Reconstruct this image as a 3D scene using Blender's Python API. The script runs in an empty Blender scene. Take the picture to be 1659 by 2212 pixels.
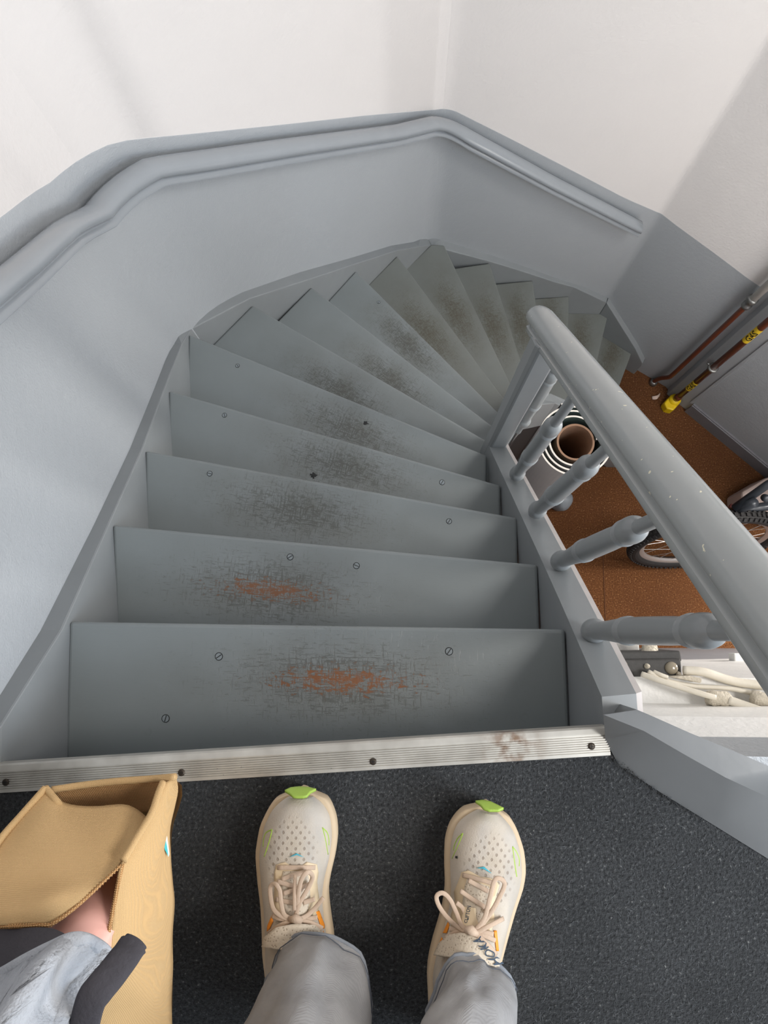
import bpy, bmesh, math, random
import numpy as np
from mathutils import Vector, Matrix
from mathutils.bvhtree import BVHTree
from mathutils.noise import noise as pnoise

random.seed(7)
S = bpy.context.scene
COL = S.collection

# ------------------------------------------------------------------ camera
CX, CY, FPX, EYE = 829.5, 1106.0, 1588.15, 0.924
NAD = (863.5, 1362.7)
_d = Vector((NAD[0] - CX, -(NAD[1] - CY), -FPX)).normalized()
_Z = -_d
_Y = (Vector((0, 1, 0)) - _Z * _Z.y).normalized()
_X = _Y.cross(_Z)
MW = Matrix((_X, _Y, _Z))            # rows: world axes seen in camera space
cam_data = bpy.data.cameras.new('camera')
cam = bpy.data.objects.new('camera', cam_data)
COL.objects.link(cam)
cam.matrix_world = Matrix.Translation((0, 0, EYE)) @ MW.to_4x4()
cam_data.sensor_fit = 'VERTICAL'
cam_data.sensor_height = 36.0
cam_data.lens = 36.0 * FPX / 2212.0
cam_data.clip_start = 0.01
S.camera = cam

# ------------------------------------------------------------------ light and exposure
S.view_settings.view_transform = 'Standard'
S.view_settings.look = 'None'
S.view_settings.gamma = 1.0
S.view_settings.use_curve_mapping = False
S.view_settings.exposure = 0.0
world = bpy.data.worlds.new('world')
S.world = world
world.use_nodes = True
world.node_tree.nodes['Background'].inputs[0].default_value = (0.97, 0.98, 1.0, 1)
world.node_tree.nodes['Background'].inputs[1].default_value = 0.37


def area(name, loc, aim, sx, sy, power, color):
    l = bpy.data.lights.new(name, 'AREA')
    l.shape = 'RECTANGLE'; l.size = sx; l.size_y = sy; l.energy = power; l.color = color
    o = bpy.data.objects.new(name, l); COL.objects.link(o)
    o.location = loc
    o.rotation_euler = (Vector(aim) - Vector(loc)).to_track_quat('-Z', 'Y').to_euler()
    return o


area('stairwell_window_light', (1.9, -0.1, 2.4), (-0.1, 0.7, -0.9), 0.75, 0.9, 60, (1.0, 0.975, 0.94))
area('landing_blue_fill', (1.75, -0.75, 1.15), (-0.6, 0.35, -0.25), 0.8, 1.0, 42, (0.78, 0.88, 1.0))  # added blue fill to brighten the left wall, no real window behind it
area('street_door_light', (2.9, 0.75, -1.1), (0.9, -0.1, -2.0), 0.8, 1.6, 150, (1.0, 0.96, 0.91))


# ------------------------------------------------------------------ helpers
def ray(u, v):
    return MW @ Vector((u - CX, -(v - CY), -FPX))


def P(u, v, z):
    "world point at height z on the sight line of a measured spot"
    r = ray(u, v)
    return r * ((z - EYE) / r.z) + Vector((0, 0, EYE))


def lerp(a, b, t): return a + (b - a) * t


def interp(x, xs, ys): return float(np.interp(x, xs, ys))


def tag(o, label=None, cat=None, group=None, kind=None):
    if label: o['label'] = label
    if cat: o['category'] = cat
    if group: o['group'] = group
    if kind: o['kind'] = kind
    return o


def empty(name, loc=(0, 0, 0)):
    o = bpy.data.objects.new(name, None); COL.objects.link(o); o.location = loc
    o.empty_display_size = 0.05
    return o


def mesh_obj(name, verts, faces, mat, parent=None, smooth=False, mats=None, fmats=None):
    me = bpy.data.meshes.new(name)
    me.from_pydata([tuple(v) for v in verts], [], faces)
    for m in (mats or [mat]): me.materials.append(m)
    if fmats:
        for p, i in zip(me.polygons, fmats): p.material_index = i
    if smooth:
        for p in me.polygons: p.use_smooth = True
    me.update()
    o = bpy.data.objects.new(name, me); COL.objects.link(o)
    if parent:
        o.parent = parent
        bpy_parent_fix(o, parent)
    return o


def world_loc(o):
    v = Vector(o.location)
    while o.parent:
        o = o.parent; v = v + Vector(o.location)
    return v


def bpy_parent_fix(o, parent):
    # every parent is only translated; keep world placed vertices where they are
    o.location = -world_loc(parent)


def recenter(o, c):
    "move the origin of a top-level mesh or child to world point c"
    c = Vector(c); base = world_loc(o)
    d = c - base
    for v in o.data.vertices: v.co -= d
    o.location = Vector(o.location) + d


class MB:
    def __init__(self): self.v = []; self.f = []; self.m = []

    def add(self, verts, faces, mi=0):
        n = len(self.v)
        self.v += [Vector(x) for x in verts]
        self.f += [tuple(i + n for i in f) for f in faces]
        self.m += [mi] * len(faces)

    def box(self, a, b, mi=0):
        x0, y0, z0 = a; x1, y1, z1 = b
        self.add([(x0, y0, z0), (x1, y0, z0), (x1, y1, z0), (x0, y1, z0), (x0, y0, z1), (x1, y0, z1), (x1, y1, z1), (x0, y1, z1)],
                 [(0, 3, 2, 1), (4, 5, 6, 7), (0, 1, 5, 4), (1, 2, 6, 5), (2, 3, 7, 6), (3, 0, 4, 7)], mi)

    def prism(self, poly, z0, z1, mi=0):
        "poly plan points; z0,z1 numbers or lists"
        n = len(poly)
        zb = z0 if hasattr(z0, '__len__') else [z0] * n
        zt = z1 if hasattr(z1, '__len__') else [z1] * n
        ar = sum(poly[i][0] * poly[(i + 1) % n][1] - poly[(i + 1) % n][0] * poly[i][1] for i in range(n))
        idx = list(range(n))
        if ar < 0: idx.reverse()
        vs = [(poly[i][0], poly[i][1], zb[i]) for i in idx] + [(poly[i][0], poly[i][1], zt[i]) for i in idx]
        fs = [tuple(reversed(range(n))), tuple(range(n, 2 * n))]
        for i in range(n):
            j = (i + 1) % n
            fs.append((i, j, j + n, i + n))
        self.add(vs, fs, mi)

    def tube(self, pts, r, n=12, caps=True, mi=0, closed=False, flat=1.0, up=None):
        "round (or flattened) sweep along pts; r number or list"
        pts = [Vector(p) for p in pts]; k = len(pts)
        rr = r if hasattr(r, '__len__') else [r] * k
        rings = []
        nrm = None
        for i in range(k):
            if closed: t = pts[(i + 1) % k] - pts[i - 1]
            else: t = pts[min(i + 1, k - 1)] - pts[max(i - 1, 0)]
            if t.length < 1e-9: t = Vector((0, 0, 1))
            t.normalize()
            if up is not None:
                b = t.cross(Vector(up))
                if b.length < 1e-4: b = t.orthogonal()
                b.normalize(); nrm = b.cross(t)
            else:
                if nrm is None: nrm = t.orthogonal().normalized()
                nrm = (nrm - t * nrm.dot(t))
                nrm.normalize()
                b = t.cross(nrm)
            rings.append([pts[i] + b * (math.cos(2 * math.pi * j / n) * rr[i]) + nrm * (math.sin(2 * math.pi * j / n) * rr[i] * flat) for j in range(n)])
        vs = [p for q in rings for p in q]
        fs = []
        for i in range(k if closed else k - 1):
            a = i * n; b2 = ((i + 1) % k) * n
            for j in range(n):
                j2 = (j + 1) % n
                fs.append((a + j, a + j2, b2 + j2, b2 + j))
        if caps and not closed:
            fs.append(tuple(reversed(range(n)))); fs.append(tuple(range((k - 1) * n, k * n)))
        self.add(vs, fs, mi)

    def lathe(self, base, axis, prof, n=24, mi=0):
        "prof: list (dist along axis, radius)"
        base = Vector(base); axis = Vector(axis).normalized()
        a = axis.orthogonal().normalized(); b = axis.cross(a)
        vs = []
        for h, r in prof:
            for j in range(n):
                t = 2 * math.pi * j / n
                vs.append(base + axis * h + a * (math.cos(t) * r) + b * (math.sin(t) * r))
        fs = []
        k = len(prof)
        for i in range(k - 1):
            for j in range(n):
                j2 = (j + 1) % n
                fs.append((i * n + j, i * n + j2, (i + 1) * n + j2, (i + 1) * n + j))
        fs.append(tuple(reversed(range(n)))); fs.append(tuple(range((k - 1) * n, k * n)))
        self.add(vs, fs, mi)

    def loft(self, rings, caps=True, mi=0, closed=True):
        n = len(rings[0]); vs = [p for r in rings for p in r]; fs = []
        for i in range(len(rings) - 1):
            for j in range(n if closed else n - 1):
                j2 = (j + 1) % n
                fs.append((i * n + j, i * n + j2, (i + 1) * n + j2, (i + 1) * n + j))
        if caps and closed:
            fs.append(tuple(reversed(range(n)))); fs.append(tuple(range((len(rings) - 1) * n, len(rings) * n)))
        self.add(vs, fs, mi)

    def build(self, name, mat, parent=None, smooth=False, bevel=0, mats=None, autosmooth=None, bseg=2):
        o = mesh_obj(name, self.v, self.f, mat, parent, smooth, mats, self.m)
        bm = bmesh.new(); bm.from_mesh(o.data)
        bmesh.ops.recalc_face_normals(bm, faces=bm.faces)
        bm.to_mesh(o.data); bm.free()
        if bevel:
            m = o.modifiers.new('bevel', 'BEVEL'); m.width = bevel; m.segments = bseg; m.limit_method = 'ANGLE'; m.angle_limit = math.radians(35)
            m.harden_normals = False
        if autosmooth is not None: edge_smooth(o, autosmooth)
        return o


def edge_smooth(o, deg):
    me = o.data
    for p in me.polygons: p.use_smooth = True
    bm = bmesh.new(); bm.from_mesh(me)
    for e in bm.edges:
        if len(e.link_faces) == 2 and e.calc_face_angle(0) > math.radians(deg): e.smooth = False
    bm.to_mesh(me); bm.free()


def catmull(pts, per=8, closed=False):
    pts = [Vector(p) for p in pts]; n = len(pts); out = []
    rng = range(n) if closed else range(n - 1)
    for i in rng:
        if closed: p0, p1, p2, p3 = pts[i - 1], pts[i], pts[(i + 1) % n], pts[(i + 2) % n]
        else:
            p1, p2 = pts[i], pts[i + 1]
            p0 = pts[i - 1] if i > 0 else p1 * 2 - p2
            p3 = pts[i + 2] if i + 2 < n else p2 * 2 - p1
        for s in range(per):
            t = s / per
            out.append(0.5 * ((2 * p1) + (p2 - p0) * t + (2 * p0 - 5 * p1 + 4 * p2 - p3) * t * t + (3 * p1 - p0 - 3 * p2 + p3) * t ** 3))
    if not closed: out.append(pts[-1])
    return out


def sheet(rows, per=6, wob=0.0, sc=30.0):
    "smooth grid through rows of control points"
    R = [catmull(r, per) for r in rows]
    cols = [catmull([r[j] for r in R], per) for j in range(len(R[0]))]
    nu = len(cols); nv = len(cols[0])
    vs = []
    for i in range(nv):
        for j in range(nu):
            p = cols[j][i].copy()
            if wob: p += Vector((pnoise(p * sc), pnoise(p * sc + Vector((9, 0, 0))), pnoise(p * sc + Vector((0, 9, 0))))) * wob
            vs.append(p)
    fs = [(i * nu + j, i * nu + j + 1, (i + 1) * nu + j + 1, (i + 1) * nu + j) for i in range(nv - 1) for j in range(nu - 1)]
    return vs, fs


# ------------------------------------------------------------------ materials
def srgb(r, g, b):
    f = lambda c: (c / 255 / 12.92) if c / 255 <= .04045 else ((c / 255 + .055) / 1.055) ** 2.4
    return (f(r), f(g), f(b), 1)


class NT:
    def __init__(self, name):
        self.m = bpy.data.materials.new(name); self.m.use_nodes = True
        self.t = self.m.node_tree; self.b = self.t.nodes['Principled BSDF']

    def n(self, typ, **kw):
        x = self.t.nodes.new(typ)
        for k, v in kw.items(): setattr(x, k, v)
        return x

    def l(self, a, b): self.t.links.new(a, b)

    def math(self, op, a, b=None, clamp=False):
        x = self.n('ShaderNodeMath', operation=op); x.use_clamp = clamp
        for i, s in enumerate((a, b)):
            if s is None: continue
            if isinstance(s, (int, float)): x.inputs[i].default_value = s
            else: self.l(s, x.inputs[i])
        return x.outputs[0]

    def noise(self, scale, detail=3, coord='Object', rough=.5, stretch=None):
        tc = self.n('ShaderNodeTexCoord'); out = tc.outputs[coord]
        if stretch:
            mp = self.n('ShaderNodeMapping'); mp.inputs['Scale'].default_value = stretch
            self.l(out, mp.inputs[0]); out = mp.outputs[0]
        x = self.n('ShaderNodeTexNoise'); x.inputs['Scale'].default_value = scale; x.inputs['Detail'].default_value = detail
        x.inputs['Roughness'].default_value = rough
        self.l(out, x.inputs['Vector'])
        return x.outputs['Fac']

    def ramp(self, fac, a, b):
        x = self.n('ShaderNodeMapRange'); x.clamp = True
        self.l(fac, x.inputs[0]); x.inputs[1].default_value = a; x.inputs[2].default_value = b
        return x.outputs[0]

    def mix(self, fac, a, b):
        x = self.n('ShaderNodeMix', data_type='RGBA')
        if isinstance(fac, (int, float)): x.inputs[0].default_value = fac
        else: self.l(fac, x.inputs[0])
        for i, s in ((6, a), (7, b)):
            if isinstance(s, tuple): x.inputs[i].default_value = s
            else: self.l(s, x.inputs[i])
        return x.outputs[2]

    def bump(self, h, strength, dist=.01, prev=None):
        x = self.n('ShaderNodeBump'); x.inputs['Strength'].default_value = strength; x.inputs['Distance'].default_value = dist
        self.l(h, x.inputs['Height'])
        if prev is not None: self.l(prev, x.inputs['Normal'])
        return x.outputs[0]

    def done(self, col=None, rough=.5, normal=None, metal=0, spec=.5):
        if col is not None:
            if isinstance(col, tuple): self.b.inputs['Base Color'].default_value = col
            else: self.l(col, self.b.inputs['Base Color'])
        if isinstance(rough, (int, float)): self.b.inputs['Roughness'].default_value = rough
        else: self.l(rough, self.b.inputs['Roughness'])
        self.b.inputs['Metallic'].default_value = metal
        self.b.inputs['Specular IOR Level'].default_value = spec
        if normal is not None: self.l(normal, self.b.inputs['Normal'])
        return self.m


def paint(name, col, rough=.4, var=.08, bscale=140, bstr=.25, bdist=.002, spec=.5, chips=None, big=9):
    t = NT(name)
    n1 = t.noise(big, 4); dark = tuple(c * (1 - var * 2) for c in col[:3]) + (1,); lite = tuple(min(1, c * (1 + var)) for c in col[:3]) + (1,)
    c = t.mix(n1, dark, lite)
    if chips:
        n3 = t.noise(95, 2); c = t.mix(t.ramp(n3, .725, .735), c, chips)
    n2 = t.noise(bscale, 3)
    n4 = t.noise(bscale * .15, 2)
    nb = t.bump(n4, bstr * .6, bdist * 2.2)
    nb = t.bump(n2, bstr, bdist, nb)
    return t.done(c, rough, nb, spec=spec)


GREY = srgb(136, 140, 142)
BLUE = srgb(150, 157, 165)
M = {}
M['wall_white'] = paint('wall_white', srgb(206, 202, 200), .55, .015, 95, .5, .0022, big=4)
M['dado'] = paint('dado_grey', srgb(163, 167, 171), .42, .02, 260, .5, .0020, big=5)
M['string'] = paint('string_paint', srgb(134, 138, 140), .38, .05, 60, .12, .001, big=12)
M['grey'] = paint('grey_gloss', GREY, .3, .05, 40, .12, .0015, big=14)
M['rail'] = paint('rail_gloss', srgb(150, 154, 154), .17, .04, 30, .12, .0015, chips=srgb(214, 208, 185), big=10)
M['rail_w'] = paint('wall_rail_gloss', srgb(140, 145, 150), .17, .04, 26, .2, .002, big=10)
M['lowwall'] = paint('low_wall', srgb(150, 150, 154), .5, .05, 110, .6, .002, big=6)
M['white_g'] = paint('white_gloss', srgb(240, 238, 234), .45, .04, 90, .7, .002, big=10)
M['worn'] = paint('lit_edge', srgb(178, 172, 169), .5, .12, 60, .3, .001, big=30)  # paler tone paints in the light catching the string's outer chamfer
M['char'] = paint('charcoal_shade', srgb(36, 37, 39), .5, .1, 60, .2, .001)  # shade below the stairs is put into this panel colour
M['board'] = paint('grey_board', srgb(118, 117, 122), .5, .08, 60, .2, .001)


def tread_mat(name, orange, dirt, seedv):
    t = NT(name)
    tc = t.n('ShaderNodeTexCoord')
    sp = t.n('ShaderNodeSeparateXYZ'); t.l(tc.outputs['Object'], sp.inputs[0])
    base = t.mix(t.noise(7, 4), srgb(120, 126, 127), srgb(130, 136, 137)) if dirt < .8 else t.mix(t.noise(7, 4), srgb(106, 109, 105), srgb(120, 124, 121))  # heavy dirt also gets a darker base, painting in shade of the deep treads
    # broad grime around the walking line: gaussian in local x,y
    ex = t.math('MULTIPLY', sp.outputs[0], 1 / .21); ey = t.math('MULTIPLY', sp.outputs[1], 1 / .075)
    r2 = t.math('ADD', t.math('MULTIPLY', ex, ex), t.math('MULTIPLY', ey, ey))
    g = t.math('POWER', 2.718, t.math('MULTIPLY', r2, -1.0))
    def streak(scale, sx, sy, det=5):
        mp = t.n('ShaderNodeMapping'); mp.inputs['Location'].default_value = (seedv, seedv * .7, 0); mp.inputs['Scale'].default_value = (sx, sy, 1)
        t.l(tc.outputs['Object'], mp.inputs[0])
        z = t.n('ShaderNodeTexNoise'); z.inputs['Scale'].default_value = scale; z.inputs['Detail'].default_value = det; z.inputs['Roughness'].default_value = .72
        t.l(mp.outputs[0], z.inputs['Vector']); return z.outputs[0]
    nh, nv, nm_ = streak(330, .12, 1), streak(260, 1, .16), streak(120, .5, 1)
    mp2 = t.n('ShaderNodeMapping'); mp2.inputs['Location'].default_value = (seedv, 3, 0)
    t.l(tc.outputs['Object'], mp2.inputs[0])
    nb_ = t.n('ShaderNodeTexNoise'); nb_.inputs['Scale'].default_value = 11; nb_.inputs['Detail'].default_value = 6; nb_.inputs['Roughness'].default_value = .62
    t.l(mp2.outputs[0], nb_.inputs['Vector'])
    nz = nb_
    # soft grime
    grime = t.math('MULTIPLY', g, t.ramp(nb_.outputs[0], .28, .75))
    c = t.mix(t.math('MULTIPLY', grime, dirt, True), base, srgb(84, 82, 70))
    gg = t.math('MULTIPLY', g, .165)
    s1 = t.ramp(t.math('ADD', nh, gg), .64, .72); s2 = t.ramp(t.math('ADD', nv, gg), .64, .72); s3 = t.ramp(t.math('ADD', nm_, gg), .66, .74)
    sc = t.math('MULTIPLY', t.math('MAXIMUM', t.math('MAXIMUM', s1, s2), s3), t.math('MULTIPLY', g, .72), True)
    c = t.mix(sc, c, srgb(70, 70, 64) if not dirt > .8 else srgb(74, 68, 52))
    if orange:
        ex2 = t.math('MULTIPLY', sp.outputs[0], 1 / .13); ey2 = t.math('MULTIPLY', sp.outputs[1], 1 / .026)
        r3 = t.math('ADD', t.math('MULTIPLY', ex2, ex2), t.math('MULTIPLY', ey2, ey2))
        g3 = t.math('POWER', 2.718, t.math('MULTIPLY', r3, -1.0))
        ch = t.ramp(t.math('ADD', t.math('MAXIMUM', nm_, t.math('MULTIPLY', t.math('ADD', nv, nh), .52)), t.math('MULTIPLY', g3, .2)), .68, .73)
        ch = t.math('MULTIPLY', ch, t.ramp(g3, .05, .3), True)
        c = t.mix(t.math('MULTIPLY', ch, orange), c, srgb(128, 82, 50))
    # small ring-like water marks
    vo = t.n('ShaderNodeTexVoronoi', feature='F1'); vo.inputs['Scale'].default_value = 17; t.l(mp2.outputs[0], vo.inputs['Vector'])
    ring = t.math('SUBTRACT', 1, t.math('MULTIPLY', t.math('ABSOLUTE', t.math('SUBTRACT', vo.outputs['Distance'], .10)), 30), True)
    c = t.mix(t.math('MULTIPLY', t.math('MULTIPLY', ring, t.ramp(nb_.outputs[0], .5, .62)), .16, True), c, srgb(70, 74, 72))
    nbp = t.bump(t.math('MULTIPLY', sc, -1.0), .5, .0008, t.bump(nh, .12, .0008))
    return t.done(c, .36, nbp)


TM = [tread_mat('tread_worn_orange', .95, .55, 1.3), tread_mat('tread_worn_brown', .85, .45, 7.7),
      tread_mat('tread_scuffed', 0, .65, 3.1), tread_mat('tread_grimy_shaded', .0, 1.0, 5.2), tread_mat('tread_dull', 0, .79, 9.4)]


def carpet(name, c1, c2, c3, scale, bstr=1.0, stretch=None, patch=3, hi=.66):
    t = NT(name)
    n1 = t.noise(scale, 4, rough=.7, stretch=stretch); n2 = t.noise(patch, 4, stretch=stretch)
    c = t.mix(t.ramp(n1, .3, .7), c1, c2)
    c = t.mix(t.ramp(n1, hi, hi + .1), c, c3)
    c = t.mix(t.math('MULTIPLY', t.ramp(n2, .3, .75), .6), c, c1)
    nb = t.bump(n1, bstr, .006)
    t.b.inputs['Sheen Weight'].default_value = .15
    return t.done(c, .95, nb, spec=.1)


M['carpet'] = carpet('landing_carpet', srgb(18, 20, 22), srgb(86, 88, 90), srgb(165, 165, 160), 260, 1.0, None, 6, .62)
M['coir'] = carpet('coir_carpet', srgb(74, 43, 22), srgb(138, 90, 52), srgb(214, 168, 118), 130, 1.0, (1, 1, 1), 2.5, .6)


def simple(name, col, rough=.5, metal=0, bsc=0, bstr=.2, bd=.001, spec=.5, var=0, vs=20):
    t = NT(name); c = col
    if var:
        c = t.mix(t.noise(vs, 4), tuple(x * (1 - var) for x in col[:3]) + (1,), tuple(min(1, x * (1 + var)) for x in col[:3]) + (1,))
    nb = t.bump(t.noise(bsc, 3), bstr, bd) if bsc else None
    return t.done(c, rough, nb, metal, spec)


t = NT('aluminium')
tcx = t.n('ShaderNodeTexCoord'); spx = t.n('ShaderNodeSeparateXYZ'); t.l(tcx.outputs['Object'], spx.inputs[0])
rs = t.n('ShaderNodeVectorMath', operation='DISTANCE'); t.l(tcx.outputs['Object'], rs.inputs[0]); rs.inputs[1].default_value = (.105, .005, 0)
rust = t.math('MULTIPLY', t.ramp(rs.outputs['Value'], .045, .0), t.ramp(t.noise(60, 4), .42, .6))
c_ = t.mix(t.ramp(t.noise(25, 3), .3, .8), srgb(205, 202, 194), srgb(170, 166, 158))
c_ = t.mix(rust, c_, srgb(116, 80, 48))
M['alu'] = t.done(c_, .42, None, .55)
M['groove'] = simple('groove_dirt', srgb(92, 88, 80), .7)
M['screw'] = simple('old_screw', srgb(70, 62, 54), .5, .7, var=.3)
M['pscrew'] = simple('painted_screw', srgb(128, 135, 138), .4, 0, var=.1)
M['stain'] = simple('dark_stain', srgb(28, 30, 30), .6)
M['core'] = simple('cardboard_core', srgb(150, 116, 92), .85, var=.15, vs=40)
M['lino_w'] = simple('lino_white', srgb(226, 218, 206), .5, var=.05)
M['lino_b'] = simple('lino_back', srgb(168, 160, 158), .6, var=.05)
M['lino_g'] = simple('lino_green', srgb(70, 84, 78), .7)
M['pipe'] = simple('pipe_brown', srgb(100, 50, 32), .28, 0, 60, .1, .001, var=.2)
M['pipe_w'] = simple('pipe_white', srgb(214, 210, 204), .5, 0, 90, .6, .003, var=.1)
M['steel'] = simple('steel_clamp', srgb(140, 140, 138), .35, .8)
M['yellow'] = simple('yellow_cap', srgb(236, 200, 20), .45, var=.08)
M['yel_l'] = simple('yellow_label', srgb(226, 190, 44), .5)
M['black_i'] = simple('black_ink', srgb(22, 20, 18), .6)
M['rubber'] = simple('tyre_rubber', srgb(34, 32, 32), .7, var=.2)
M['rim'] = simple('rim_alloy', srgb(200, 196, 194), .3, .6)
M['frame_b'] = simple('bike_frame', srgb(48, 52, 58), .3, .2)
M['copper'] = simple('bike_red', srgb(150, 84, 80), .35, .2)
M['blackbox'] = simple('black_box', srgb(62, 60, 58), .6, 0, 300, .3, .001, var=.35, vs=120)
M['cable'] = simple('cable_cream', srgb(220, 212, 196), .5, 0, 90, .4, .002, var=.12, vs=30)
M['knob'] = simple('knob_glass', srgb(150, 140, 122), .15, 0)
M['ins'] = simple('dusty_insulator', srgb(206, 196, 178), .7, 0, 200, 1, .004, var=.2, vs=80)
M['skin'] = simple('skin', srgb(218, 164, 150), .5, 0, 180, .15, .001, var=.06)
t = NT('denim')
tcx = t.n('ShaderNodeTexCoord')
wv = t.n('ShaderNodeTexWave', wave_type='BANDS', bands_direction='DIAGONAL'); wv.inputs['Scale'].default_value = 420; wv.inputs['Distortion'].default_value = 1.5
t.l(tcx.outputs['Object'], wv.inputs[0])
c_ = t.mix(t.noise(22, 5), srgb(124, 123, 124), srgb(172, 170, 168))
c_ = t.mix(t.math('MULTIPLY', wv.outputs['Fac'], .12), c_, srgb(88, 88, 92))
M['denim'] = t.done(c_, .85, t.bump(t.noise(35, 3), .5, .006, t.bump(wv.outputs['Fac'], .2, .0006)), spec=.2)
M['denim_d'] = simple('denim_seam', srgb(84, 88, 96), .85)
M['denim_h'] = simple('denim_hem', srgb(128, 132, 138), .85, var=.15, vs=90)
M['sweat'] = simple('grey_marl', srgb(160, 163, 168), .95, 0, 420, .6, .002, spec=.15, var=.12, vs=160)
M['sweat_d'] = simple('dark_jersey', srgb(66, 64, 68), .95, 0, 300, .4, .002, spec=.15, var=.1, vs=60)
M['hair'] = simple('hair_brown', srgb(70, 48, 34), .6)


def jute(name, a, b, sc):
    t = NT(name)
    tc = t.n('ShaderNodeTexCoord')
    w1 = t.n('ShaderNodeTexWave', wave_type='BANDS', bands_direction='X'); w1.inputs['Scale'].default_value = sc; w1.inputs['Distortion'].default_value = 1.2
    w2 = t.n('ShaderNodeTexWave', wave_type='BANDS', bands_direction='Y'); w2.inputs['Scale'].default_value = sc; w2.inputs['Distortion'].default_value = 1.2
    t.l(tc.outputs['Object'], w1.inputs[0]); t.l(tc.outputs['Object'], w2.inputs[0])
    h = t.math('MULTIPLY', w1.outputs['Fac'], w2.outputs['Fac'])
    c = t.mix(h, a, b)
    c = t.mix(t.math('MULTIPLY', t.noise(14, 4), .35), c, a)
    return t.done(c, .9, t.bump(h, .5, .0015), spec=.15)


M['jute'] = jute('jute_cloth', srgb(190, 156, 110), srgb(216, 184, 138), 420)
M['jute_w'] = jute('jute_open_weave', srgb(166, 122, 78), srgb(236, 198, 144), 230)
M['teal'] = simple('teal_print', srgb(60, 168, 172), .8)
M['whitep'] = simple('white_print', srgb(236, 236, 232), .8)
M['sole'] = simple('cream_midsole', srgb(200, 178, 148), .7, 0, 120, .3, .001, var=.08, vs=40)
M['lace'] = simple('lace_beige', srgb(194, 170, 148), .85, 0, 500, .4, .001, var=.05)
M['stay'] = simple('cream_overlay', srgb(216, 194, 160), .6, var=.03)
M['lime'] = simple('lime_rubber', srgb(160, 190, 78), .5, 0, 200, .3, .001)
M['orange'] = simple('orange_trim', srgb(246, 150, 44), .6)
M['cyan'] = simple('cyan_mark', srgb(72, 172, 190), .6)
M['navy'] = simple('navy_print', srgb(52, 66, 82), .7)
M['paper'] = simple('paper_scrap', srgb(214, 190, 176), .9)

t = NT('shoe_mesh_fabric')
tcx = t.n('ShaderNodeTexCoord'); spx = t.n('ShaderNodeSeparateXYZ'); t.l(tcx.outputs['Object'], spx.inputs[0])
X_, Y_ = spx.outputs[0], spx.outputs[1]
cx_ = t.math('COSINE', t.math('MULTIPLY', X_, 2 * math.pi / .0096)); cy_ = t.math('COSINE', t.math('MULTIPLY', Y_, 2 * math.pi / .0106))
lat = t.math('MULTIPLY', t.math('ADD', t.math('ADD', cx_, cy_), 2), .25)      # peaks in rows
cx2 = t.math('COSINE', t.math('ADD', t.math('MULTIPLY', X_, 2 * math.pi / .0096), math.pi)); cy2 = t.math('COSINE', t.math('ADD', t.math('MULTIPLY', Y_, 2 * math.pi / .0106), math.pi))
lat2 = t.math('MULTIPLY', t.math('ADD', t.math('ADD', cx2, cy2), 2), .25)
lt = t.math('MAXIMUM', lat, lat2)
ex = t.math('MULTIPLY', X_, 1 / .031); ey = t.math('MULTIPLY', t.math('SUBTRACT', Y_, .010), 1 / .040)
msk = t.ramp(t.math('ADD', t.math('MULTIPLY', ex, ex), t.math('MULTIPLY', ey, ey)), 1.0, .5)
dots = t.math('MULTIPLY', t.ramp(lt, .84, .95), msk)
c_ = t.mix(t.noise(28, 4), srgb(178, 164, 144), srgb(206, 198, 188))
c_ = t.mix(t.ramp(t.noise(16, 4, stretch=(1, .5, 1)), .50, .78), c_, srgb(152, 152, 152))
c_ = t.mix(t.math('MULTIPLY', dots, .55), c_, srgb(122, 106, 92))
M['upper'] = t.done(c_, .85, t.bump(t.noise(600, 2), .4, .001, t.bump(t.math('SUBTRACT', 1, dots), .35, .002)), spec=.2)
t = NT('tongue_mesh')
vo = t.n('ShaderNodeTexVoronoi'); vo.inputs['Scale'].default_value = 330; t.l(t.n('ShaderNodeTexCoord').outputs['Object'], vo.inputs['Vector'])
c_ = t.mix(t.ramp(vo.outputs['Distance'], .28, .18), srgb(208, 194, 174), srgb(160, 144, 124))
M['tongue'] = t.done(c_, .9, t.bump(vo.outputs['Distance'], .4, .001))

# ------------------------------------------------------------------ plan of the stairwell (metres)
V2 = lambda a: Vector((a[0], a[1]))
L1 = (V2((-.537, .009)), V2((-.618, .807)))
C12, C23, C34 = V2((-.622, .851)), V2((.136, 1.68)), V2((1.072, 1.703))
C45 = V2((1.556, 1.393)); C5 = V2((1.546, 1.357)); C6 = V2((2.35, .628))
d1 = (C12 - V2((-.537, .009))).normalized()
WALLPTS = [V2((-.36, -1.75)), C12, C23, C34, C45, C5, C6]


def rounded(pts, radii, seg=8):
    out = [pts[0]]
    for i in range(1, len(pts) - 1):
        p, a, b = pts[i], (pts[i - 1] - pts[i]).normalized(), (pts[i + 1] - pts[i]).normalized()
        r = radii[i]
        if r <= 0: out.append(p); continue
        p0, p1 = p + a * r, p + b * r
        for k in range(seg + 1):
            t = k / seg
            out.append(p0 * (1 - t) ** 2 + p * 2 * t * (1 - t) + p1 * t * t)
    out.append(pts[-1])
    return out


def dens(pts, step=.06):
    out = [pts[0]]
    for a, b in zip(pts, pts[1:]):
        n = max(1, int((b - a).length / step))
        for k in range(1, n + 1): out.append(a + (b - a) * (k / n))
    return out


WPATH = dens(rounded(WALLPTS, [0, .17, .05, .02, 0, .003, 0]))


def proj_s(q, path):
    "arclength of closest point on path"
    best = (1e9, 0); s = 0
    for a, b in zip(path, path[1:]):
        d = b - a; L = d.length
        if L < 1e-9: continue
        t = max(0, min(1, (q - a).dot(d) / L / L)); dd = (a + d * t - q).length
        if dd < best[0]: best = (dd, s + t * L)
        s += L
    return best[1]


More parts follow.
